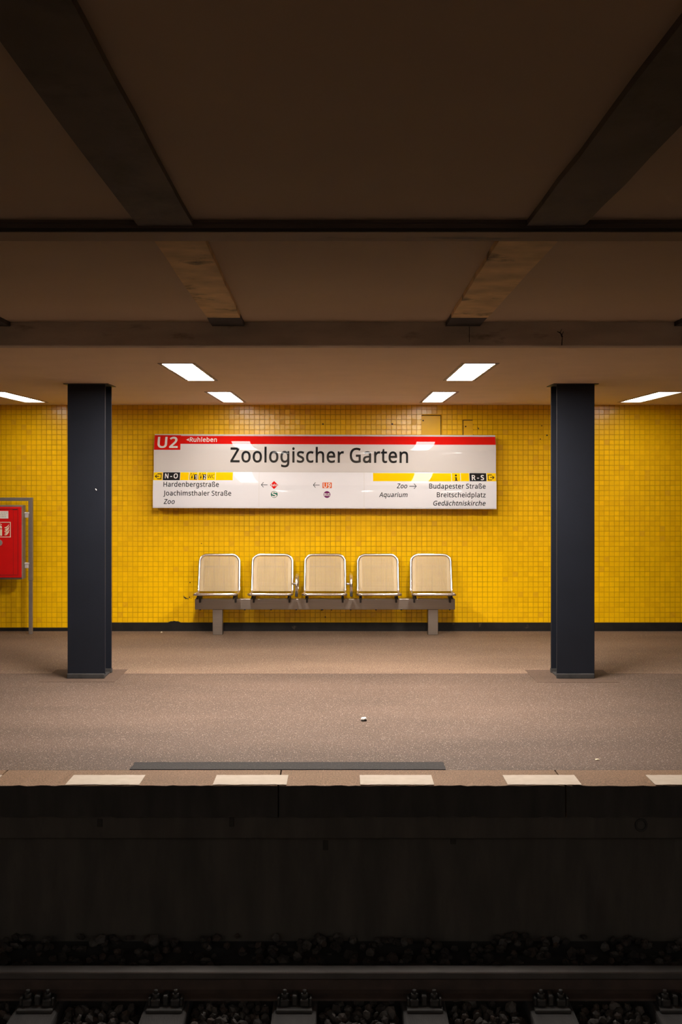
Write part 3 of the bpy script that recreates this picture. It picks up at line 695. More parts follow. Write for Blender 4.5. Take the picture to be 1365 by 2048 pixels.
# ================================================================== CEILING LIGHTS
def lamp(cx, y0, y1, label, glow='lamp'):
    t = thing('ceiling_light', label, 'light', (cx, (y0 + y1) / 2, SOFFIT), 'recessed light panels in the platform ceiling')
    m = MB()
    h, g = LW, .013
    z0, z1 = SOFFIT - .004, SOFFIT + .045
    # trim: four walls of the recess and a thin flange under the ceiling
    m.box(cx - h - .012, cx - h + g, y0 - .012, y1 + .012, z0, SOFFIT, bevel=.001)
    m.box(cx + h - g, cx + h + .012, y0 - .012, y1 + .012, z0, SOFFIT, bevel=.001)
    m.box(cx - h + g, cx + h - g, y0 - .012, y0 + g, z0, SOFFIT, bevel=.001)
    m.box(cx - h + g, cx + h - g, y1 - g, y1 + .012, z0, SOFFIT, bevel=.001)
    m.box(cx - h + .001, cx - h + g - .002, y0 + .001, y1 - .001, SOFFIT, z1)
    m.box(cx + h - g + .002, cx + h - .001, y0 + .001, y1 - .001, SOFFIT, z1)
    m.box(cx - h + g - .002, cx + h - g + .002, y0 + .001, y0 + g - .002, SOFFIT, z1)
    m.box(cx - h + g - .002, cx + h - g + .002, y1 - g + .002, y1 - .001, SOFFIT, z1)
    m.build('trim', 'lamp_frame', t)
    m = MB()
    m.box(cx - h + g - .002, cx + h - g + .002, y0 + g - .002, y1 - g + .002, SOFFIT + .006, SOFFIT + .014)
    m.build('diffuser', glow, t, label='glowing white diffuser')
    m = MB()
    m.box(cx - h + .004, cx + h - .004, y0 + .004, y1 - .004, z1, z1 + .03)
    m.build('housing', 'lamp_frame', t)
    for (sx, sy) in ((-1, y0 + .1), (1, y0 + .1), (-1, y1 - .1), (1, y1 - .1)):
        x = cx + sx * (h - .001)
        MB().cyl((x, sy, z0 - .002), (x, sy, z0 + .001), .005, 8).build('screw', 'black_fit', t)
    return t
LAMPS = [
    (0, 1, 'lit ceiling light panel near the wall left of the left steel column'),
    (1, 0, 'larger lit ceiling light panel above the left part of the station sign, nearer the fascia'),
    (1, 1, 'lit ceiling light panel close to the tiled wall above the left part of the sign'),
    (2, 0, 'larger lit ceiling light panel above the right part of the station sign, nearer the fascia'),
    (2, 1, 'lit ceiling light panel close to the tiled wall above the two wall hatches'),
    (3, 1, 'lit ceiling light panel near the wall right of the right steel column')]
for k, j, text in LAMPS:
    lamp(LAMP_X[k], *LAMP_ROWS[j], text, 'lamp_rear' if j else 'lamp')
for x, row in [(x, row) for x in OPP_X for row in OPP_LAMPS]:
    lamp(x, *row, 'lit ceiling light panel over the opposite platform, behind the viewpoint', 'lamp_opposite')

# ================================================================== COLUMNS
def column(x0, x1, label):
    y0, d = 9.2, .27
    cx = (x0 + x1) / 2
    t = thing('steel_column', label, 'column', (cx, y0 + d / 2, 0), 'steel columns of the platform')
    MB().box(x0, x1, y0, y0 + .02, .03, SOFFIT - .006, bevel=.0025).build('front_flange', 'column', t)
    MB().box(x0, x1, y0 + d - .02, y0 + d, .012, SOFFIT - .006, bevel=.0025).build('rear_flange', 'column', t)
    MB().box(cx - .008, cx + .008, y0 + .02, y0 + d - .02, .012, SOFFIT - .006).build('web', 'column', t)
    m = MB()
    m.box(x0 - .003, x1 - .002, y0 - .018, y0 + .022, 0, .04, bevel=.006, seg=2)
    m.box(x0 - .003, x1 + .003, y0 + d - .022, y0 + d + .018, 0, .04, bevel=.006, seg=2)
    m.box(x0 + .01, x1 - .01, y0 + .022, y0 + d - .022, 0, .012)
    m.build('foot', 'column_edge', t)
    m = MB().box(x0 - .03, x1 + .03, y0 - .02, y0 + d + .02, SOFFIT - .006, SOFFIT + .004)
    m.build('head_plate', 'black_fit', t)
    return t, cx
cA, xA = column(-2.209, -1.905, 'dark steel column to the left of the sign, beside the red cabinet')
cB, xB = column(1.743, 2.048, 'dark steel column to the right of the sign and the bench')
m = MB()
m.prism([(-1.985, 1.53), (-1.98, 1.533), (-1.972, 1.521), (-1.976, 1.517)], 'y', 9.1985, 9.2005)
m.build('paint_chip', 'label_white', cA, label='small pale chip in the paint')

# ================================================================== BENCH
BY = 11.70
bench = thing('bench', 'five-seat steel bench with wire net seats on a beam below the station sign', 'bench', (-.165, BY, 0))
MB().box(-1.502, 1.172, BY, BY + .10, .261, .370, bevel=.004, seg=2).build('beam', 'brushed', bench)
for (a, b) in ((-1.319, -1.218), (.894, .998)):
    l = MB().box(a, b, BY + .004, BY + .096, 0, .2605, bevel=.003).build('leg', 'brushed', bench)
m = MB()
for x in (-1.45, -.99, -.72, -.46, -.19, .10, .36, .62, .9, 1.12):
    m.cyl((x, BY + .03, .2505), (x, BY + .03, .262), .008, 8)
m.build('beam_screws', 'clip', bench, kind='stuff')

def make_seat(cx):
    w = .211
    yf, yb, yt = 11.385, 11.775, 11.865
    zf, zb, zt = .449, .420, .811
    # one bent tube: back hoop, seat sides and front rail
    pts = [(-w - .004, yf, zf), (w + .004, yf, zf), (w, yb, zb), (w - .004, yt, zt), (-w + .004, yt, zt), (-w, yb, zb)]
    P = fillet(pts, [.045, .045, .05, .075, .075, .05])
    m = MB().tube([p + Vector((cx, 0, 0)) for p in P], .0145, 12, True)
    s = m.build('seat_frame', 'steel', bench)
    # back net: bars across and bars along
    def net(a0, a1, name):
        a0, a1 = Vector(a0), Vector(a1)       # bottom middle and top middle of the net
        d = (a1 - a0)
        L = d.length
        d.normalize()
        nrm = Vector((1, 0, 0)).cross(d)
        m = MB()
        hw = w - .012
        def bar(u0, u1, v0, v1, off, t):
            c = a0 + nrm * off
            q = []
            for dt in (0, t):
                for (u, v) in ((u0, v0), (u1, v0), (u1, v1), (u0, v1)):
                    q.append(m.bm.verts.new(c + Vector((u, 0, 0)) + d * v + nrm * dt))
            for f in ((0, 1, 2, 3), (7, 6, 5, 4), (0, 4, 5, 1), (1, 5, 6, 2), (2, 6, 7, 3), (3, 7, 4, 0)):
                m.bm.faces.new([q[i] for i in f])
        nb = 21
        span = .152
        for k in range(nb):
            u = -span + 2 * span * k / (nb - 1)
            bar(u - .0038, u + .0038, 0, L, 0, .0025)
        for s_ in (-1, 1):                      # closed margins
            bar(min(s_ * (span + .009), s_ * hw), max(s_ * (span + .009), s_ * hw), 0, L, 0, .002)
        n = int(L / .0125)
        for k in range(n + 1):
            v = L * k / n
            bar(-hw, hw, max(0, v - .0030), min(L, v + .0030), -.0022, .0022)
        for v in (L * .26 - .02, L * .72):
            bar(-hw - .006, hw + .006, v - .003, v + .003, -.005, .003)
        return m
    bvec = Vector((0, yt - yb, zt - zb)).normalized()
    b0 = Vector((cx, yb, zb)) + bvec * .022
    b1 = Vector((cx, yt, zt)) - bvec * .016
    net(b0, b1, 'back_net').build('back_net', 'net', s)
    net((cx, yf + .012, zf - .002), (cx, yb - .02, zb + .002), 'seat_net').build('seat_net', 'net', s)
    for sgn in (-1, 1):
        x = cx + sgn * .183
        m = MB()
        m.box(x - .011, x + .011, 11.45, 11.79, .393, .411, bevel=.003)
        m.box(x - .009, x + .009, 11.66, BY - .001, .335, .395, bevel=.002)
        m.box(x - .013, x + .013, BY - .02, BY + .10, .3705, .395, bevel=.003)
        m.cyl((x, 11.648, .392), (x, 11.662, .392), .016, 10)
        m.cyl((x, 11.50, .41), (x, 11.50, .425), .010, 8)
        m.build('bracket', 'black_fit', s)
    return s
for cx in (-1.263, -.7117, -.1656, .383, .934):
    make_seat(cx)
for cx in (-.446, .103):
    P = fillet([(cx, 11.40, .455), (cx, 11.40, .60), (cx - .002, 11.77, .625), (cx, 11.77, .44)], [.06, .06, .06, .06])
    m = MB().tube(P, .0145, 10, True)
    m.cyl((cx - .055, 11.785, .517), (cx, 11.775, .517), .013, 10)
    a = m.build('armrest', 'steel', bench)
    MB().box(cx - .014, cx + .014, 11.386, 11.41, .425, .468, bevel=.006, seg=2).build('end_cap', 'black_fit', a)

# ================================================================== FIRE EXTINGUISHER CABINET
CX = -3.487
cab = thing('extinguisher_cabinet', 'red fire extinguisher cabinet on a grey tube frame by the tiled wall', 'cabinet', (CX, 11.77, 0))
PY = 11.755
for s in (-1, 1):
    px = CX + s * .281
    m = MB()
    m.box(px - .0215, px + .0215, PY, PY + .04, .55, 1.4095, bevel=.003)
    m.box(px - .0185, px + .0185, PY + .002, PY + .038, 0, .55, bevel=.003)
    m.build('post', 'frame_steel', cab)
MB().box(CX - .2595, CX + .2595, PY, PY + .04, 1.374, 1.4095, bevel=.003).build('top_rail', 'frame_steel', cab)
body = MB().box(CX - .229, CX + .229, 11.658, 11.775, .575, 1.333, bevel=.006, seg=2).build('body', 'frame_steel', cab)
for s in (-1, 1):
    for z in (1.23, .71):
        px = CX + s * .246
        m = MB()
        m.box(px - .018, px + .018, 11.735, 11.765, z - .028, z + .028, bevel=.004)
        m.box(px - .024, px + .024, 11.730, 11.76, z + .012, z + .030, bevel=.003)
        m.build('clamp', 'clamp', cab)
dy = 11.640
door = MB().box(CX - .2195, CX + .2195, dy, 11.659, .594, 1.316, bevel=.004, seg=2).build('door', 'red', cab, label='red metal door')
m = MB()
for (a, b, c, d) in ((-.188, -.184, .618, 1.294), (.184, .188, .618, 1.294), (-.188, .188, .618, .622), (-.188, .188, 1.290, 1.295)):
    m.box(CX + a, CX + b, dy - .0015, dy + .004, c, d)
m.box(CX + .132, CX + .178, dy - .003, dy + .004, 1.286, 1.294)
m.build('door_groove', 'red_dark', door)
m = MB()
for s in (-1, 1):
    m.box(CX + s * .138 - .001, CX + s * .138 + .001, dy - .001, dy + .002, .622, 1.29)
m.build('door_fold', 'red_dark', door)
m = MB().box(CX - .088, CX + .088, dy - .002, dy + .001, 1.198, 1.274)
m.build('notice_label', 'label_white', door)
m = MB()
for z, w in ((1.255, .14), (1.236, .12), (1.217, .13)):
    x = CX - .07
    while x < CX - .07 + w:
        l = random.uniform(.012, .03)
        m.box(x, x + l, dy - .0024, dy - .0018, z - .003, z + .003)
        x += l + .006
m.build('notice_print', 'label_grey', door)
# pictogram: cream border, extinguisher and flames
def strip(m, pts, y, t=.0008):
    m.prism(pts, 'y', y - t, y + .0004)
m = MB()
for (a, b, c, d) in ((-.112, .112, 1.156, 1.162), (-.112, .112, 1.006, 1.012), (-.112, -.106, 1.012, 1.156), (.106, .112, 1.012, 1.156)):
    m.box(CX + a, CX + b, dy - .0012, dy + .0004, c, d)
m.build('pictogram_border', 'cream', door)
m = MB()
strip(m, [(CX - .045, 1.022), (CX + .024, 1.022), (CX + .024, 1.088), (CX - .045, 1.088)], dy)
strip(m, [(CX - .045, 1.096), (CX + .024, 1.096), (CX + .020, 1.122), (CX + .006, 1.128), (CX - .03, 1.128), (CX - .041, 1.122)], dy)
strip(m, [(CX - .02, 1.129), (CX + .002, 1.129), (CX + .002, 1.138), (CX + .022, 1.132), (CX + .022, 1.138), (CX - .002, 1.147), (CX - .02, 1.147)], dy)
strip(m, [(CX - .056, 1.06), (CX - .05, 1.06), (CX - .05, 1.13), (CX - .024, 1.139), (CX - .024, 1.145), (CX - .056, 1.134)], dy)
m.build('extinguisher_symbol', 'cream', door)
m = MB()
for k in range(5):
    x, z = CX + .048 + .004 * (k % 2), 1.028 + k * .018
    P = []
    for i in range(9):
        t = i / 8
        P.append((x + .046 * t, z + .030 * t - .014 * math.sin(t * math.pi) + .001))
    Q = []
    for i in range(9):
        t = 1 - i / 8
        wdt = .011 * math.sin(min(1, t * 1.15 + .1) * math.pi * .8)
        Q.append((x + .046 * t - wdt * .3, z + .030 * t - .014 * math.sin(t * math.pi) + wdt + .002))
    strip(m, P + Q, dy)
m.build('flame_symbol', 'cream', door)
m = MB().cyl((CX - .003, dy - .008, .950), (CX - .003, dy + .001, .950), .031, 28)
lk = m.build('lock', 'lock', door)
m = MB().box(CX - .012, CX + .006, dy - .0095, dy - .0078, .946, .954)
m.box(CX - .006, CX, dy - .0095, dy - .0078, .936, .964)
m.build('keyhole', 'dark_hole', door)

# ================================================================== STATION SIGN
SY = 11.80
SIGN_PX_PER_M = 193.2            # image pixels per metre at the sign's depth; u, v are image coordinates
TILT = .0033            # the sign hangs a touch out of level
sign = thing('station_sign', 'long white and red station name sign on the yellow tiled wall', 'sign', (-.168, SY + .19, 1.678))

def ax(u):  # image column to metres across the sign
    return (u - 682.5) / SIGN_PX_PER_M
def az(v, u=None):  # image row to height, with the sign's tilt taken out
    if u is not None:
        v = v - (u - 650) * TILT
    return EYE - (v - 950) / SIGN_PX_PER_M

def lean(z):
    """how far the face tips upward at height z (radians): two panels, each flat below and rolling back above"""
    if z > 1.6745:
        return .10 + (z - 1.896) / .28 if z > 1.896 else .016 + (z - 1.896) / 3.0
    return .205 + (z - 1.554) / .36 if z > 1.536 else .075 + (z - 1.536) / 1.6
SKIN, _d = {}, .040
for _k in range(1290, 2071):
    _z = _k / 1000
    if _k == 1675:
        _d = SKIN[1674] - .002
    SKIN[_k] = _d
    _d -= math.tan(lean(_z + .0005)) * .001
def skin(z):
    """how far the face stands out at height z"""
    q = min(max(z * 1000, 1290), 2069.999)
    k = int(q)
    if k == 1674:
        return SKIN[k]
    return SKIN[k] + (SKIN[k + 1] - SKIN[k]) * (q - k)
LEVELS = sorted([1.2 + .0125 * k for k in range(74)] + [1.896, 1.536])
FOLDS = (1.896, 1.536)       # folds added to the face shape so the front lamps don't mirror in it

def wrap(m, lift):
    """lay flat artwork (x, -, z) onto the curved face"""
    zs = [v.co.z for v in m.bm.verts]
    lo, hi = min(zs), max(zs)
    for L in LEVELS:
        if lo < L < hi:
            g = m.bm.verts[:] + m.bm.edges[:] + m.bm.faces[:]
            bmesh.ops.bisect_plane(m.bm, geom=g, dist=1e-6, plane_co=(0, 0, L), plane_no=(0, 0, 1))
    folds = [e for e in m.bm.edges if any(abs(e.verts[0].co.z - q) < 1e-5 and abs(e.verts[1].co.z - q) < 1e-5 for q in FOLDS)]
    if folds:
        bmesh.ops.split_edges(m.bm, edges=folds)
    for v in m.bm.verts:
        v.co.y = SY - skin(v.co.z) - lift
    for f in m.bm.faces:
        f.normal_update()
        if f.normal.y > 0:
            f.normal_flip()
    return m

def put(m, name, mat_name, lift=.0011, label=None, parent=None):
    wrap(m, lift)
    bm = m.bm
    for f in bm.faces:
        f.smooth = True
    me = bpy.data.meshes.new(name)
    p = parent or sign
    bmesh.ops.translate(bm, verts=bm.verts[:], vec=-sign.location)
    bm.to_mesh(me)
    bm.free()
    me.materials.append(M[mat_name])
    o = bpy.data.objects.new(name, me)
    COL.objects.link(o)
    o.parent = p
    if label:
        o['label'] = label
    return o

def rect(u0, u1, v0, v1, m=None):
    m = m or MB()
    c = (u0 + u1) / 2
    m.face([(ax(u0), 0, az(v1, c)), (ax(u1), 0, az(v1, c)), (ax(u1), 0, az(v0, c)), (ax(u0), 0, az(v0, c))])
    return m

def poly(pts, m=None):
    m = m or MB()
    c = sum(p[0] for p in pts) / len(pts)
    m.face([(ax(u), 0, az(v, c)) for u, v in pts])
    return m

def letters(text, u0, u1, base, cap, weight=0.0, slant=0.0, gap=0):
    """flat lettering between u0 and u1 on a baseline, built from the outlines above"""
    cu = bpy.data.curves.new('lettering', 'CURVE')
    cu.dimensions = '2D'
    cu.fill_mode = 'FRONT'
    x = 0
    for ch in text:
        if ch == ' ':
            x += 208
            continue
        adv, cs = GLYPHS[ch]
        for c in cs:
            sp = cu.splines.new('POLY')
            sp.points.add(len(c) - 1)
            for p, q in zip(sp.points, c):
                p.co = ((q[0] + x) / 1000 + slant * q[1] / 1000, q[1] / 1000, 0, 1)
            sp.use_cyclic_u = True
        x += adv + gap + 2000 * weight
    cu.offset = weight
    o = bpy.data.objects.new('lettering', cu)
    COL.objects.link(o)
    bpy.context.view_layer.update()
    me = bpy.data.meshes.new_from_object(o.evaluated_get(bpy.context.evaluated_depsgraph_get()))
    bpy.data.objects.remove(o)
    m = MB()
    m.bm.from_mesh(me)
    bpy.data.meshes.remove(me)
    bmesh.ops.remove_doubles(m.bm, verts=m.bm.verts[:], dist=1e-5)
    xs_ = [v.co.x for v in m.bm.verts]
    a, b = min(xs_), max(xs_)
    c = (u0 + u1) / 2
    for v in m.bm.verts:
        u = u0 + (v.co.x - a) / (b - a) * (u1 - u0)
        w = base - v.co.y / .573 * cap
        v.co = (ax(u), 0, az(w, c))
    return m

# housing: a closed body with the profile of the face, then the face panels
prof = [(SY - skin(z) + .003, z) for z in [1.2965 + .0125 * k for k in range(62) if 1.2965 + .0125 * k < 2.058] + [2.058]]
prof += [(WALL_Y - .004, 2.058), (WALL_Y - .004, 1.2965)]
S0, S1 = ax(307.4), ax(992.8)
MB().prism(prof, 'x', S0, S1).build('housing', 'sign_body', sign)
def panel(u0, u1, z0, z1, mat_name):
    m = MB()
    m.face([(ax(u0), 0, z0), (ax(u1), 0, z0), (ax(u1), 0, z1), (ax(u0), 0, z1)])
    m = wrap(m, .0004)
    for f in m.bm.faces:
        f.smooth = True
    me_o = m.build('sign_panel', mat_name, sign)
    return me_o
panel(307.6, 992.6, 1.679, 2.050, 'sign_white')
panel(307.6, 518.6, 1.308, 1.670, 'sign_white_b')
panel(519.4, 728.4, 1.308, 1.670, 'sign_white_b')
panel(729.2, 992.6, 1.308, 1.670, 'sign_white_b')
m = MB().box(S0, S1, SY - skin(2.05) - .001, SY - skin(2.05) + .04, 2.050, 2.062, bevel=.002)
m.build('top_trim', 'sign_body', sign)
m = MB().box(S0, S1, SY - skin(1.307) - .001, SY - skin(1.307) + .03, 1.296, 1.307, bevel=.002)
m.build('bottom_trim', 'sign_body', sign)
m = MB().box(S0, S1, SY - skin(1.672) - .001, SY - skin(1.672) + .02, 1.671, 1.678, bevel=.001)
m.build('middle_trim', 'sign_body', sign)

put(rect(360.4, 992.4, 872.3, 888.6), 'red_band', 'p_red')
put(rect(307.8, 360.6, 870.0, 899.6), 'line_plate', 'p_red', .0012, 'red plate with the line number')
put(letters('U2', 314.4, 355.0, 895.0, 20.8, .022), 'lettering', 'p_white', .0022, 'pale line number U2')
put(poly([(371.6, 879.2), (376.9, 876.4), (376.9, 882.0)]), 'direction_triangle', 'p_white', .0022)
put(letters('Ruhleben', 378.6, 433.1, 883.3, 8.7, .016), 'lettering', 'p_white', .0022, 'pale terminus name Ruhleben')
put(letters('Zoologischer Garten', 460.8, 816.8, 924.7, 28.6, .014), 'lettering', 'p_black', .0022, 'large black station name')

# exit strips
def cell(u0, u1, v0, v1, mn='p_yellow', name='exit_strip', lift=.0012):
    return put(rect(u0, u1, v0, v1), name, mn, lift)
T0, T1 = 944.6, 960.4
for (a, b) in ((307.8, 325.9), (361.2, 378.4), (379.4, 396.0), (397.0, 413.4), (414.4, 431.0), (432.0, 466.2)):
    cell(a, b, T0, T1)
cell(326.7, 360.6, T0, T1, 'p_black', 'exit_plate')
put(letters('N-O', 330.7, 356.4, 956.4, 9.2, .02, gap=150), 'lettering', 'p_white', .0022, 'white exit letters N-O')

def exit_icon(u0, u1, v0, v1, flip):
    m = MB()
    def X(t):
        return u1 - t * (u1 - u0) if flip else u0 + t * (u1 - u0)
    def r(t0, t1, a, b):
        a_, b_ = sorted((X(t0), X(t1)))
        cc = (u0 + u1) / 2
        m.face([(ax(a_), 0, az(b, cc)), (ax(b_), 0, az(b, cc)), (ax(b_), 0, az(a, cc)), (ax(a_), 0, az(a, cc))])
    h = 1.5
    r(0, .10, v0, v1); r(.10, .62, v0, v0 + h); r(.10, .62, v1 - h, v1)
    vm = (v0 + v1) / 2
    r(.34, .93, vm - .75, vm + .75)
    for s in (-1, 1):
        P = [(X(1.0), vm), (X(.72), vm + s * 3.6), (X(.62), vm + s * 3.1), (X(.86), vm)]
        cc = (u0 + u1) / 2
        m.face([(ax(p), 0, az(q, cc)) for p, q in P])
    return m
put(exit_icon(310.3, 323.9, 946.9, 958.3, True), 'exit_symbol', 'p_black', .0022)
def lift_icon(u, digit):
    put(rect(u + 9.2, u + 14.8, 948.6, 959.2), 'lift_plate', 'p_black', .0018)
    put(letters(digit, u + 10.6, u + 13.6, 957.6, 7.4, .03), 'lettering', 'p_white', .0026, 'white lift number ' + digit)
    m = MB()
    rect(u, u + .5, 949.6, 959.0, m); rect(u + .5, u + 9, 949.6, 950.1, m); rect(u + .5, u + 9, 958.5, 959.0, m); rect(u + 8.7, u + 9.2, 949.6, 959.0, m)
    poly([(u + 1.5, 946.6), (u + 4, 946.6), (u + 2.75, 948.9)], m)
    poly([(u + 6.4, 948.9), (u + 8.9, 948.9), (u + 7.65, 946.6)], m)
    poly([(u + 4.6 + 1.1 * math.cos(k * math.pi / 5), 952.2 + 1.1 * math.sin(k * math.pi / 5)) for k in range(10)], m)
    poly([(u + 3.1, 953.6), (u + 6.1, 953.6), (u + 6.1, 955.2), (u + 5.2, 956.4), (u + 5.0, 958.4), (u + 4.2, 958.4), (u + 4.0, 956.4), (u + 3.1, 955.2)], m)
    put(m, 'lift_symbol', 'p_black', .0022)
lift_icon(380.2, '1')
lift_icon(397.9, '2')
put(letters('WC', 415.6, 430.2, 956.4, 7.4, .0), 'lettering', 'p_black', .0022, 'thin black toilet letters WC')
txt = 'dark street name lettering'
put(letters('Hardenbergstraße', 328.5, 439.0, 973.3, 9.5, .012), 'lettering', 'p_black', .0016, 'dark lettering reading Hardenbergstraße')
put(letters('Joachimsthaler Straße', 328.3, 463.8, 990.9, 9.4, .012), 'lettering', 'p_black', .0016, 'dark lettering reading Joachimsthaler Straße')
put(letters('Zoo', 329.0, 351.3, 1007.4, 9.2, .014, .2), 'lettering', 'p_black', .0016, 'slanted dark lettering reading Zoo on the left')

def arrow(u0, u1, v, left):
    m = MB()
    tip, tail = (u0, u1) if left else (u1, u0)
    s = 1 if left else -1
    rect(min(tip + s * .6, tail), max(tip + s * .6, tail), v - .55, v + .55, m)
    for q in (-1, 1):
        P = [(tip, v), (tip + s * 1.1, v - q * .2), (tip + s * 5.6, v + q * 4.9), (tip + s * 4.4, v + q * 5.2)]
        cc = (u0 + u1) / 2
        m.face([(ax(a), 0, az(b, cc)) for a, b in P])
    put(m, 'arrow', 'p_black', .0016)
def disc(u, v, r, n=40):
    return poly([(u + r * math.cos(k * 2 * math.pi / n), v + r * math.sin(k * 2 * math.pi / n)) for k in range(n)])
arrow(523.1, 536.1, 969.5, True)
put(poly([(540.9, 970), (549.1, 961.9), (557.3, 970), (549.1, 978.1)]), 'railway_badge', 'p_red', .0016, 'red diamond badge')
put(letters('Bahn', 542.8, 555.5, 972.2, 4.4, .03), 'lettering', 'p_white', .0026, 'white lettering on the red diamond')
put(disc(549.5, 988.6, 6.8), 'suburban_train_badge', 'p_green', .0016, 'round green badge')
m = MB()           # broad S of the suburban train badge
P = []
for k in range(25):
    t = k / 24
    P.append((math.sin(t * 2 * math.pi) * -3.4 * (1 if t < .5 else 1), -4.6 + 9.2 * t))
S_pts = [(4.2, -3.2), (2.0, -4.5), (-1.2, -4.6), (-3.6, -3.2), (-3.2, -1.2), (0, 0), (3.2, 1.4), (3.5, 3.4), (1.2, 4.6), (-2.0, 4.5), (-4.2, 3.3)]
def ribbon(pts, w, u, v, m):
    pts = [Vector((a, b, 0)) for a, b in fillet_2d(pts)]
    L, R = [], []
    for i, p in enumerate(pts):
        t = (pts[min(i + 1, len(pts) - 1)] - pts[max(i - 1, 0)]).normalized()
        q = Vector((-t.y, t.x, 0)) * w / 2
        L.append(p + q); R.append(p - q)
    for i in range(len(pts) - 1):
        m.face([(ax(u + a.x), 0, az(v + a.y, u)) for a in (L[i], L[i + 1], R[i + 1], R[i])])
def fillet_2d(pts):
    out = []
    n = len(pts)
    for i in range(n - 1):              # Catmull-Rom
        p0, p1, p2, p3 = pts[max(i - 1, 0)], pts[i], pts[i + 1], pts[min(i + 2, n - 1)]
        for k in range(4):
            t = k / 4
            out.append(tuple(.5 * (2 * p1[d] + (p2[d] - p0[d]) * t + (2 * p0[d] - 5 * p1[d] + 4 * p2[d] - p3[d]) * t * t + (3 * p1[d] - p0[d] - 3 * p2[d] + p3[d]) * t ** 3) for d in (0, 1)))
    out.append(pts[-1])
    return out
ribbon(S_pts, 2.1, 549.5, 988.6, m)
put(m, 'lettering', 'p_white', .0026, 'white letter S on the green badge')
arrow(626.7, 640.0, 970.0, True)
put(rect(645.7, 664.1, 965.0, 976.2), 'underground_badge', 'p_orange', .0016, 'orange plate')
put(letters('U9', 647.7, 662.3, 975.0, 8.5, .03), 'lettering', 'p_white', .0026, 'white line number U9')
put(disc(654.7, 988.9, 6.8), 'bus_badge', 'p_purple', .0016, 'round purple badge')
put(letters('BUS', 649.2, 660.2, 991.6, 5.2, .034), 'lettering', 'p_white', .0026, 'white lettering BUS')

T0, T1 = 946.3, 962.5
for (a, b) in ((746.5, 903.0), (904.0, 920.8), (921.8, 938.6), (974.0, 992.4)):
    cell(a, b, T0, T1)
cell(939.5, 973.0, T0, T1, 'p_black', 'exit_plate')
put(letters('R-S', 943.9, 968.3, 959.9, 9.4, .02, gap=150), 'lettering', 'p_white', .0022, 'white exit letters R-S')
put(exit_icon(976.1, 989.1, 949.2, 960.7, False), 'exit_symbol', 'p_black', .0022)
m = disc(912.3, 950.9, 2.0, 20)
poly([(909.9, 954.2), (914.0, 954.2), (914.0, 960.2), (915.5, 960.2), (915.5, 961.6), (909.6, 961.6), (909.6, 960.2), (911.0, 960.2), (911.0, 955.6), (909.9, 955.6)], m)
put(m, 'information_symbol', 'p_black', .0022)
put(letters('Zoo', 793.7, 814.8, 976.4, 9.2, .012, .2), 'lettering', 'p_black', .0016, 'slanted dark lettering reading Zoo on the right')
arrow(818.9, 833.3, 972.4, False)
put(letters('Aquarium', 758.5, 815.4, 993.9, 9.2, .012, .2), 'lettering', 'p_black', .0016, 'slanted dark lettering reading Aquarium')
put(letters('Budapester Straße', 858.5, 971.0, 977.0, 9.5, .012), 'lettering', 'p_black', .0016, 'dark lettering reading Budapester Straße')
put(letters('Breitscheidplatz', 873.7, 971.0, 994.3, 9.4, .012), 'lettering', 'p_black', .0016, 'dark lettering reading Breitscheidplatz')
put(letters('Gedächtniskirche', 866.6, 971.0, 1010.9, 9.2, .014, .2), 'lettering', 'p_black', .0016, 'slanted dark lettering reading Gedächtniskirche')
sign.rotation_euler = (0, TILT, 0)

# ================================================================== TRACK
RAIL_Y, RAIL_TOP = 5.507, -.743
SLP = -.882
rail_prof = [(-.042, -.004), (-.036, 0), (.036, 0), (.042, -.004), (.042, -.030), (.030, -.040), (.010, -.046), (.009, -.096), (.03, -.106),
             (.068, -.114), (.068, -.125), (-.068, -.125), (-.068, -.114), (-.03, -.106), (-.009, -.096), (-.010, -.046), (-.030, -.040), (-.042, -.030)]
m = MB().prism([(RAIL_Y + a, RAIL_TOP + b) for a, b in rail_prof], 'x', XL, XR)
for f in m.bm.faces:
    if f.calc_center_median().z > RAIL_TOP - .002 or (f.calc_center_median().z > RAIL_TOP - .02 and abs(f.normal.x) < .5):
        f.material_index = 1
rail = m.build('rail', ['rail_rust', 'rail_head'], kind=None, origin=(0, RAIL_Y, SLP))
rail['label'] = 'rusty running rail with a worn bright head along the dark track'
rail['category'] = 'rail'
SLEEPERS = [-3.24, -2.64, -2.04, -1.44, -.832, -.22, .395, .996, 1.585, 2.19, 2.79, 3.39]
order = {3: 'first', 4: 'second', 5: 'third', 6: 'fourth', 7: 'fifth', 8: 'sixth'}
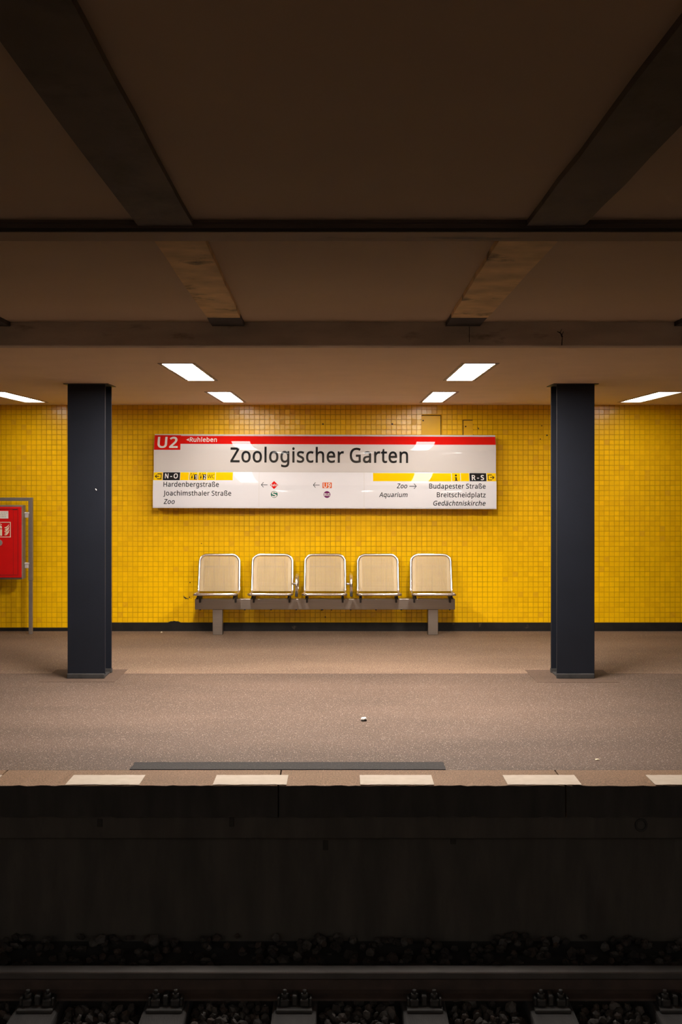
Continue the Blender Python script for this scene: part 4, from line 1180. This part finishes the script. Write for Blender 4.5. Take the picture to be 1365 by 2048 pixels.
for i, x in enumerate(SLEEPERS):
    m = MB()
    m.box(x - .105, x + .105, 3.3, 5.9, SLP - .15, SLP, bevel=.012, seg=2)
    s = m.build('sleeper', 'sleeper', origin=(x, 4.6, SLP - .15))
    s['label'] = ('dark railway sleeper under the rail, %s counted from the left edge of the picture' % order[i]) if i in order else 'dark railway sleeper past the side of the picture'
    s['category'] = 'sleeper'
    s['group'] = 'sleepers under the running rail'
    # base plate, ribs, clips and bolts
    m = MB()
    m.box(x - .085, x + .085, RAIL_Y - .165, RAIL_Y + .165, SLP, SLP + .0138, bevel=.003)
    for sx in (-1, 1):
        m.box(x + sx * .047 - .021, x + sx * .047 + .021, RAIL_Y - .125, RAIL_Y - .045, SLP + .012, SLP + .044, bevel=.005)
        m.box(x + sx * .076 - .006, x + sx * .076 + .006, RAIL_Y - .12, RAIL_Y - .07, SLP + .014, SLP + .05, bevel=.003)
    m.box(x - .012, x + .012, RAIL_Y - .115, RAIL_Y - .05, SLP + .012, SLP + .058, bevel=.004)
    fa = m.build('rail_fastening', 'clip', rail)
    for sx in (-1, 1):
        m = MB().cyl((x + sx * .047, RAIL_Y - .095, SLP + .043), (x + sx * .047, RAIL_Y - .095, SLP + .064), .017, 6)
        m.cyl((x + sx * .047, RAIL_Y - .095, SLP + .064), (x + sx * .047, RAIL_Y - .095, SLP + .080), .009, 8)
        m.build('bolt', 'clip', fa)

bed = MB().box(XL, XR, -.3, EDGE_Y + .33, -1.2, -.955).build('ballast_bed', 'soil', kind='structure')
def stone_mesh(seed):
    rnd = random.Random(seed)
    bm = bmesh.new()
    bmesh.ops.create_icosphere(bm, subdivisions=1, radius=1.0)
    s = Vector((rnd.uniform(.75, 1.2), rnd.uniform(.7, 1.1), rnd.uniform(.5, .85)))
    for v in bm.verts:
        v.co = Vector((v.co.x * s.x, v.co.y * s.y, v.co.z * s.z)) * rnd.uniform(.78, 1.14)
    me = bpy.data.meshes.new('ballast_stone')
    bm.to_mesh(me)
    bm.free()
    return me
stones = []
for k in range(12):
    me = stone_mesh(k)
    me.materials.append(M[('ballast', 'ballast', 'ballast_b', 'ballast_c')[k % 4]])
    stones.append(me)
def between(x):
    return min(abs(x - s) for s in SLEEPERS) > .115
rnd = random.Random(3)
placed = 0
for row in range(7):
    y = 5.19 + row * .042
    x = -1.85 + rnd.uniform(0, .03)
    while x < 1.9:
        r = rnd.uniform(.019, .032)
        if between(x - r) and between(x + r) and placed < 300:
            o = bpy.data.objects.new('ballast_stone', rnd.choice(stones))
            COL.objects.link(o)
            o.parent = bed
            o.location = (x, y + rnd.uniform(-.012, .012), SLP - .024 + rnd.uniform(-.022, .012))
            o.rotation_euler = (rnd.uniform(0, 6), rnd.uniform(0, 6), rnd.uniform(0, 6))
            o.scale = (r, r, r)
            placed += 1
        x += r * 2.1
V, F, MI = [], [], []
def add_stone(x, y, z, r):
    k = rnd.randrange(len(stones))
    me = stones[k]
    R = Matrix.Rotation(rnd.uniform(0, 6), 3, 'X') @ Matrix.Rotation(rnd.uniform(0, 6), 3, 'Z')
    b = len(V)
    for v in me.vertices:
        V.append(tuple(Vector((x, y, z)) + R @ (v.co * r)))
    for p in me.polygons:
        F.append(tuple(b + q for q in p.vertices))
        MI.append((0, 0, 1, 2)[k % 4])
for _ in range(5200):
    x, y = rnd.uniform(-4.2, 4.2), rnd.uniform(3.6, EDGE_Y + .30)
    if -1.87 < x < 1.92 and 5.17 < y < 5.47:
        continue
    if y < 5.9 and not (between(x - .02) and between(x + .02)):
        continue
    r = rnd.uniform(.02, .036)
    z = SLP - .03 + rnd.uniform(-.03, .01) if y < 5.62 else SLP - .045 + rnd.uniform(-.03, .02)
    if abs(y - RAIL_Y) < .11:
        z -= .03
    add_stone(x, y, z, r)
for _ in range(1500):        # a layer under the counted stones
    x, y = rnd.uniform(-1.9, 1.95), rnd.uniform(5.1, 5.5)
    if between(x - .02) and between(x + .02):
        add_stone(x, y, SLP - .058 + rnd.uniform(-.02, .01), rnd.uniform(.02, .03))
me = bpy.data.meshes.new('ballast_field')
me.from_pydata(V, [], F)
for t in ('ballast', 'ballast_b', 'ballast_c'):
    me.materials.append(M[t])
me.polygons.foreach_set('material_index', MI)
o = bpy.data.objects.new('ballast_field', me)
COL.objects.link(o)
o.parent = bed
o['kind'] = 'stuff'

# ================================================================== LITTER
def crumple(name, label, cat, loc, sx, sy, sz, mat_name, seed, dark=None):
    r = random.Random(seed)
    bm = bmesh.new()
    bmesh.ops.create_icosphere(bm, subdivisions=2, radius=1)
    for v in bm.verts:
        v.co *= r.uniform(.72, 1.15)
        v.co = Vector((v.co.x * sx, v.co.y * sy, max(-.55, v.co.z) * sz))
    lo = min(v.co.z for v in bm.verts)
    bmesh.ops.translate(bm, verts=bm.verts[:], vec=(0, 0, -lo))
    for f in bm.faces:
        c = f.calc_center_median()
        if dark and c.z < sz * .45 and c.y < sy * .2:
            f.material_index = 1
    me = bpy.data.meshes.new(name)
    bm.to_mesh(me)
    bm.free()
    me.materials.append(M[mat_name])
    if dark:
        me.materials.append(M[dark])
    o = bpy.data.objects.new(name, me)
    COL.objects.link(o)
    o.location = loc
    o['label'] = label
    o['category'] = cat
    return o
crumple('paper_scrap', 'small crumpled white paper with a black edge in the middle of the platform floor', 'litter', (.151, 7.61, 0), .021, .016, .018, 'paper', 4, 'paper_dark')
crumple('flat_scrap', 'tiny pale flat scrap near the platform edge on the right', 'litter', (1.478, 6.57, 0), .014, .012, .004, 'leaf', 5)
crumple('wall_scrap', 'tiny pale crumb at the foot of the wall between left column and bench', 'litter', (-1.87, 11.87, 0), .011, .01, .008, 'leaf', 6)
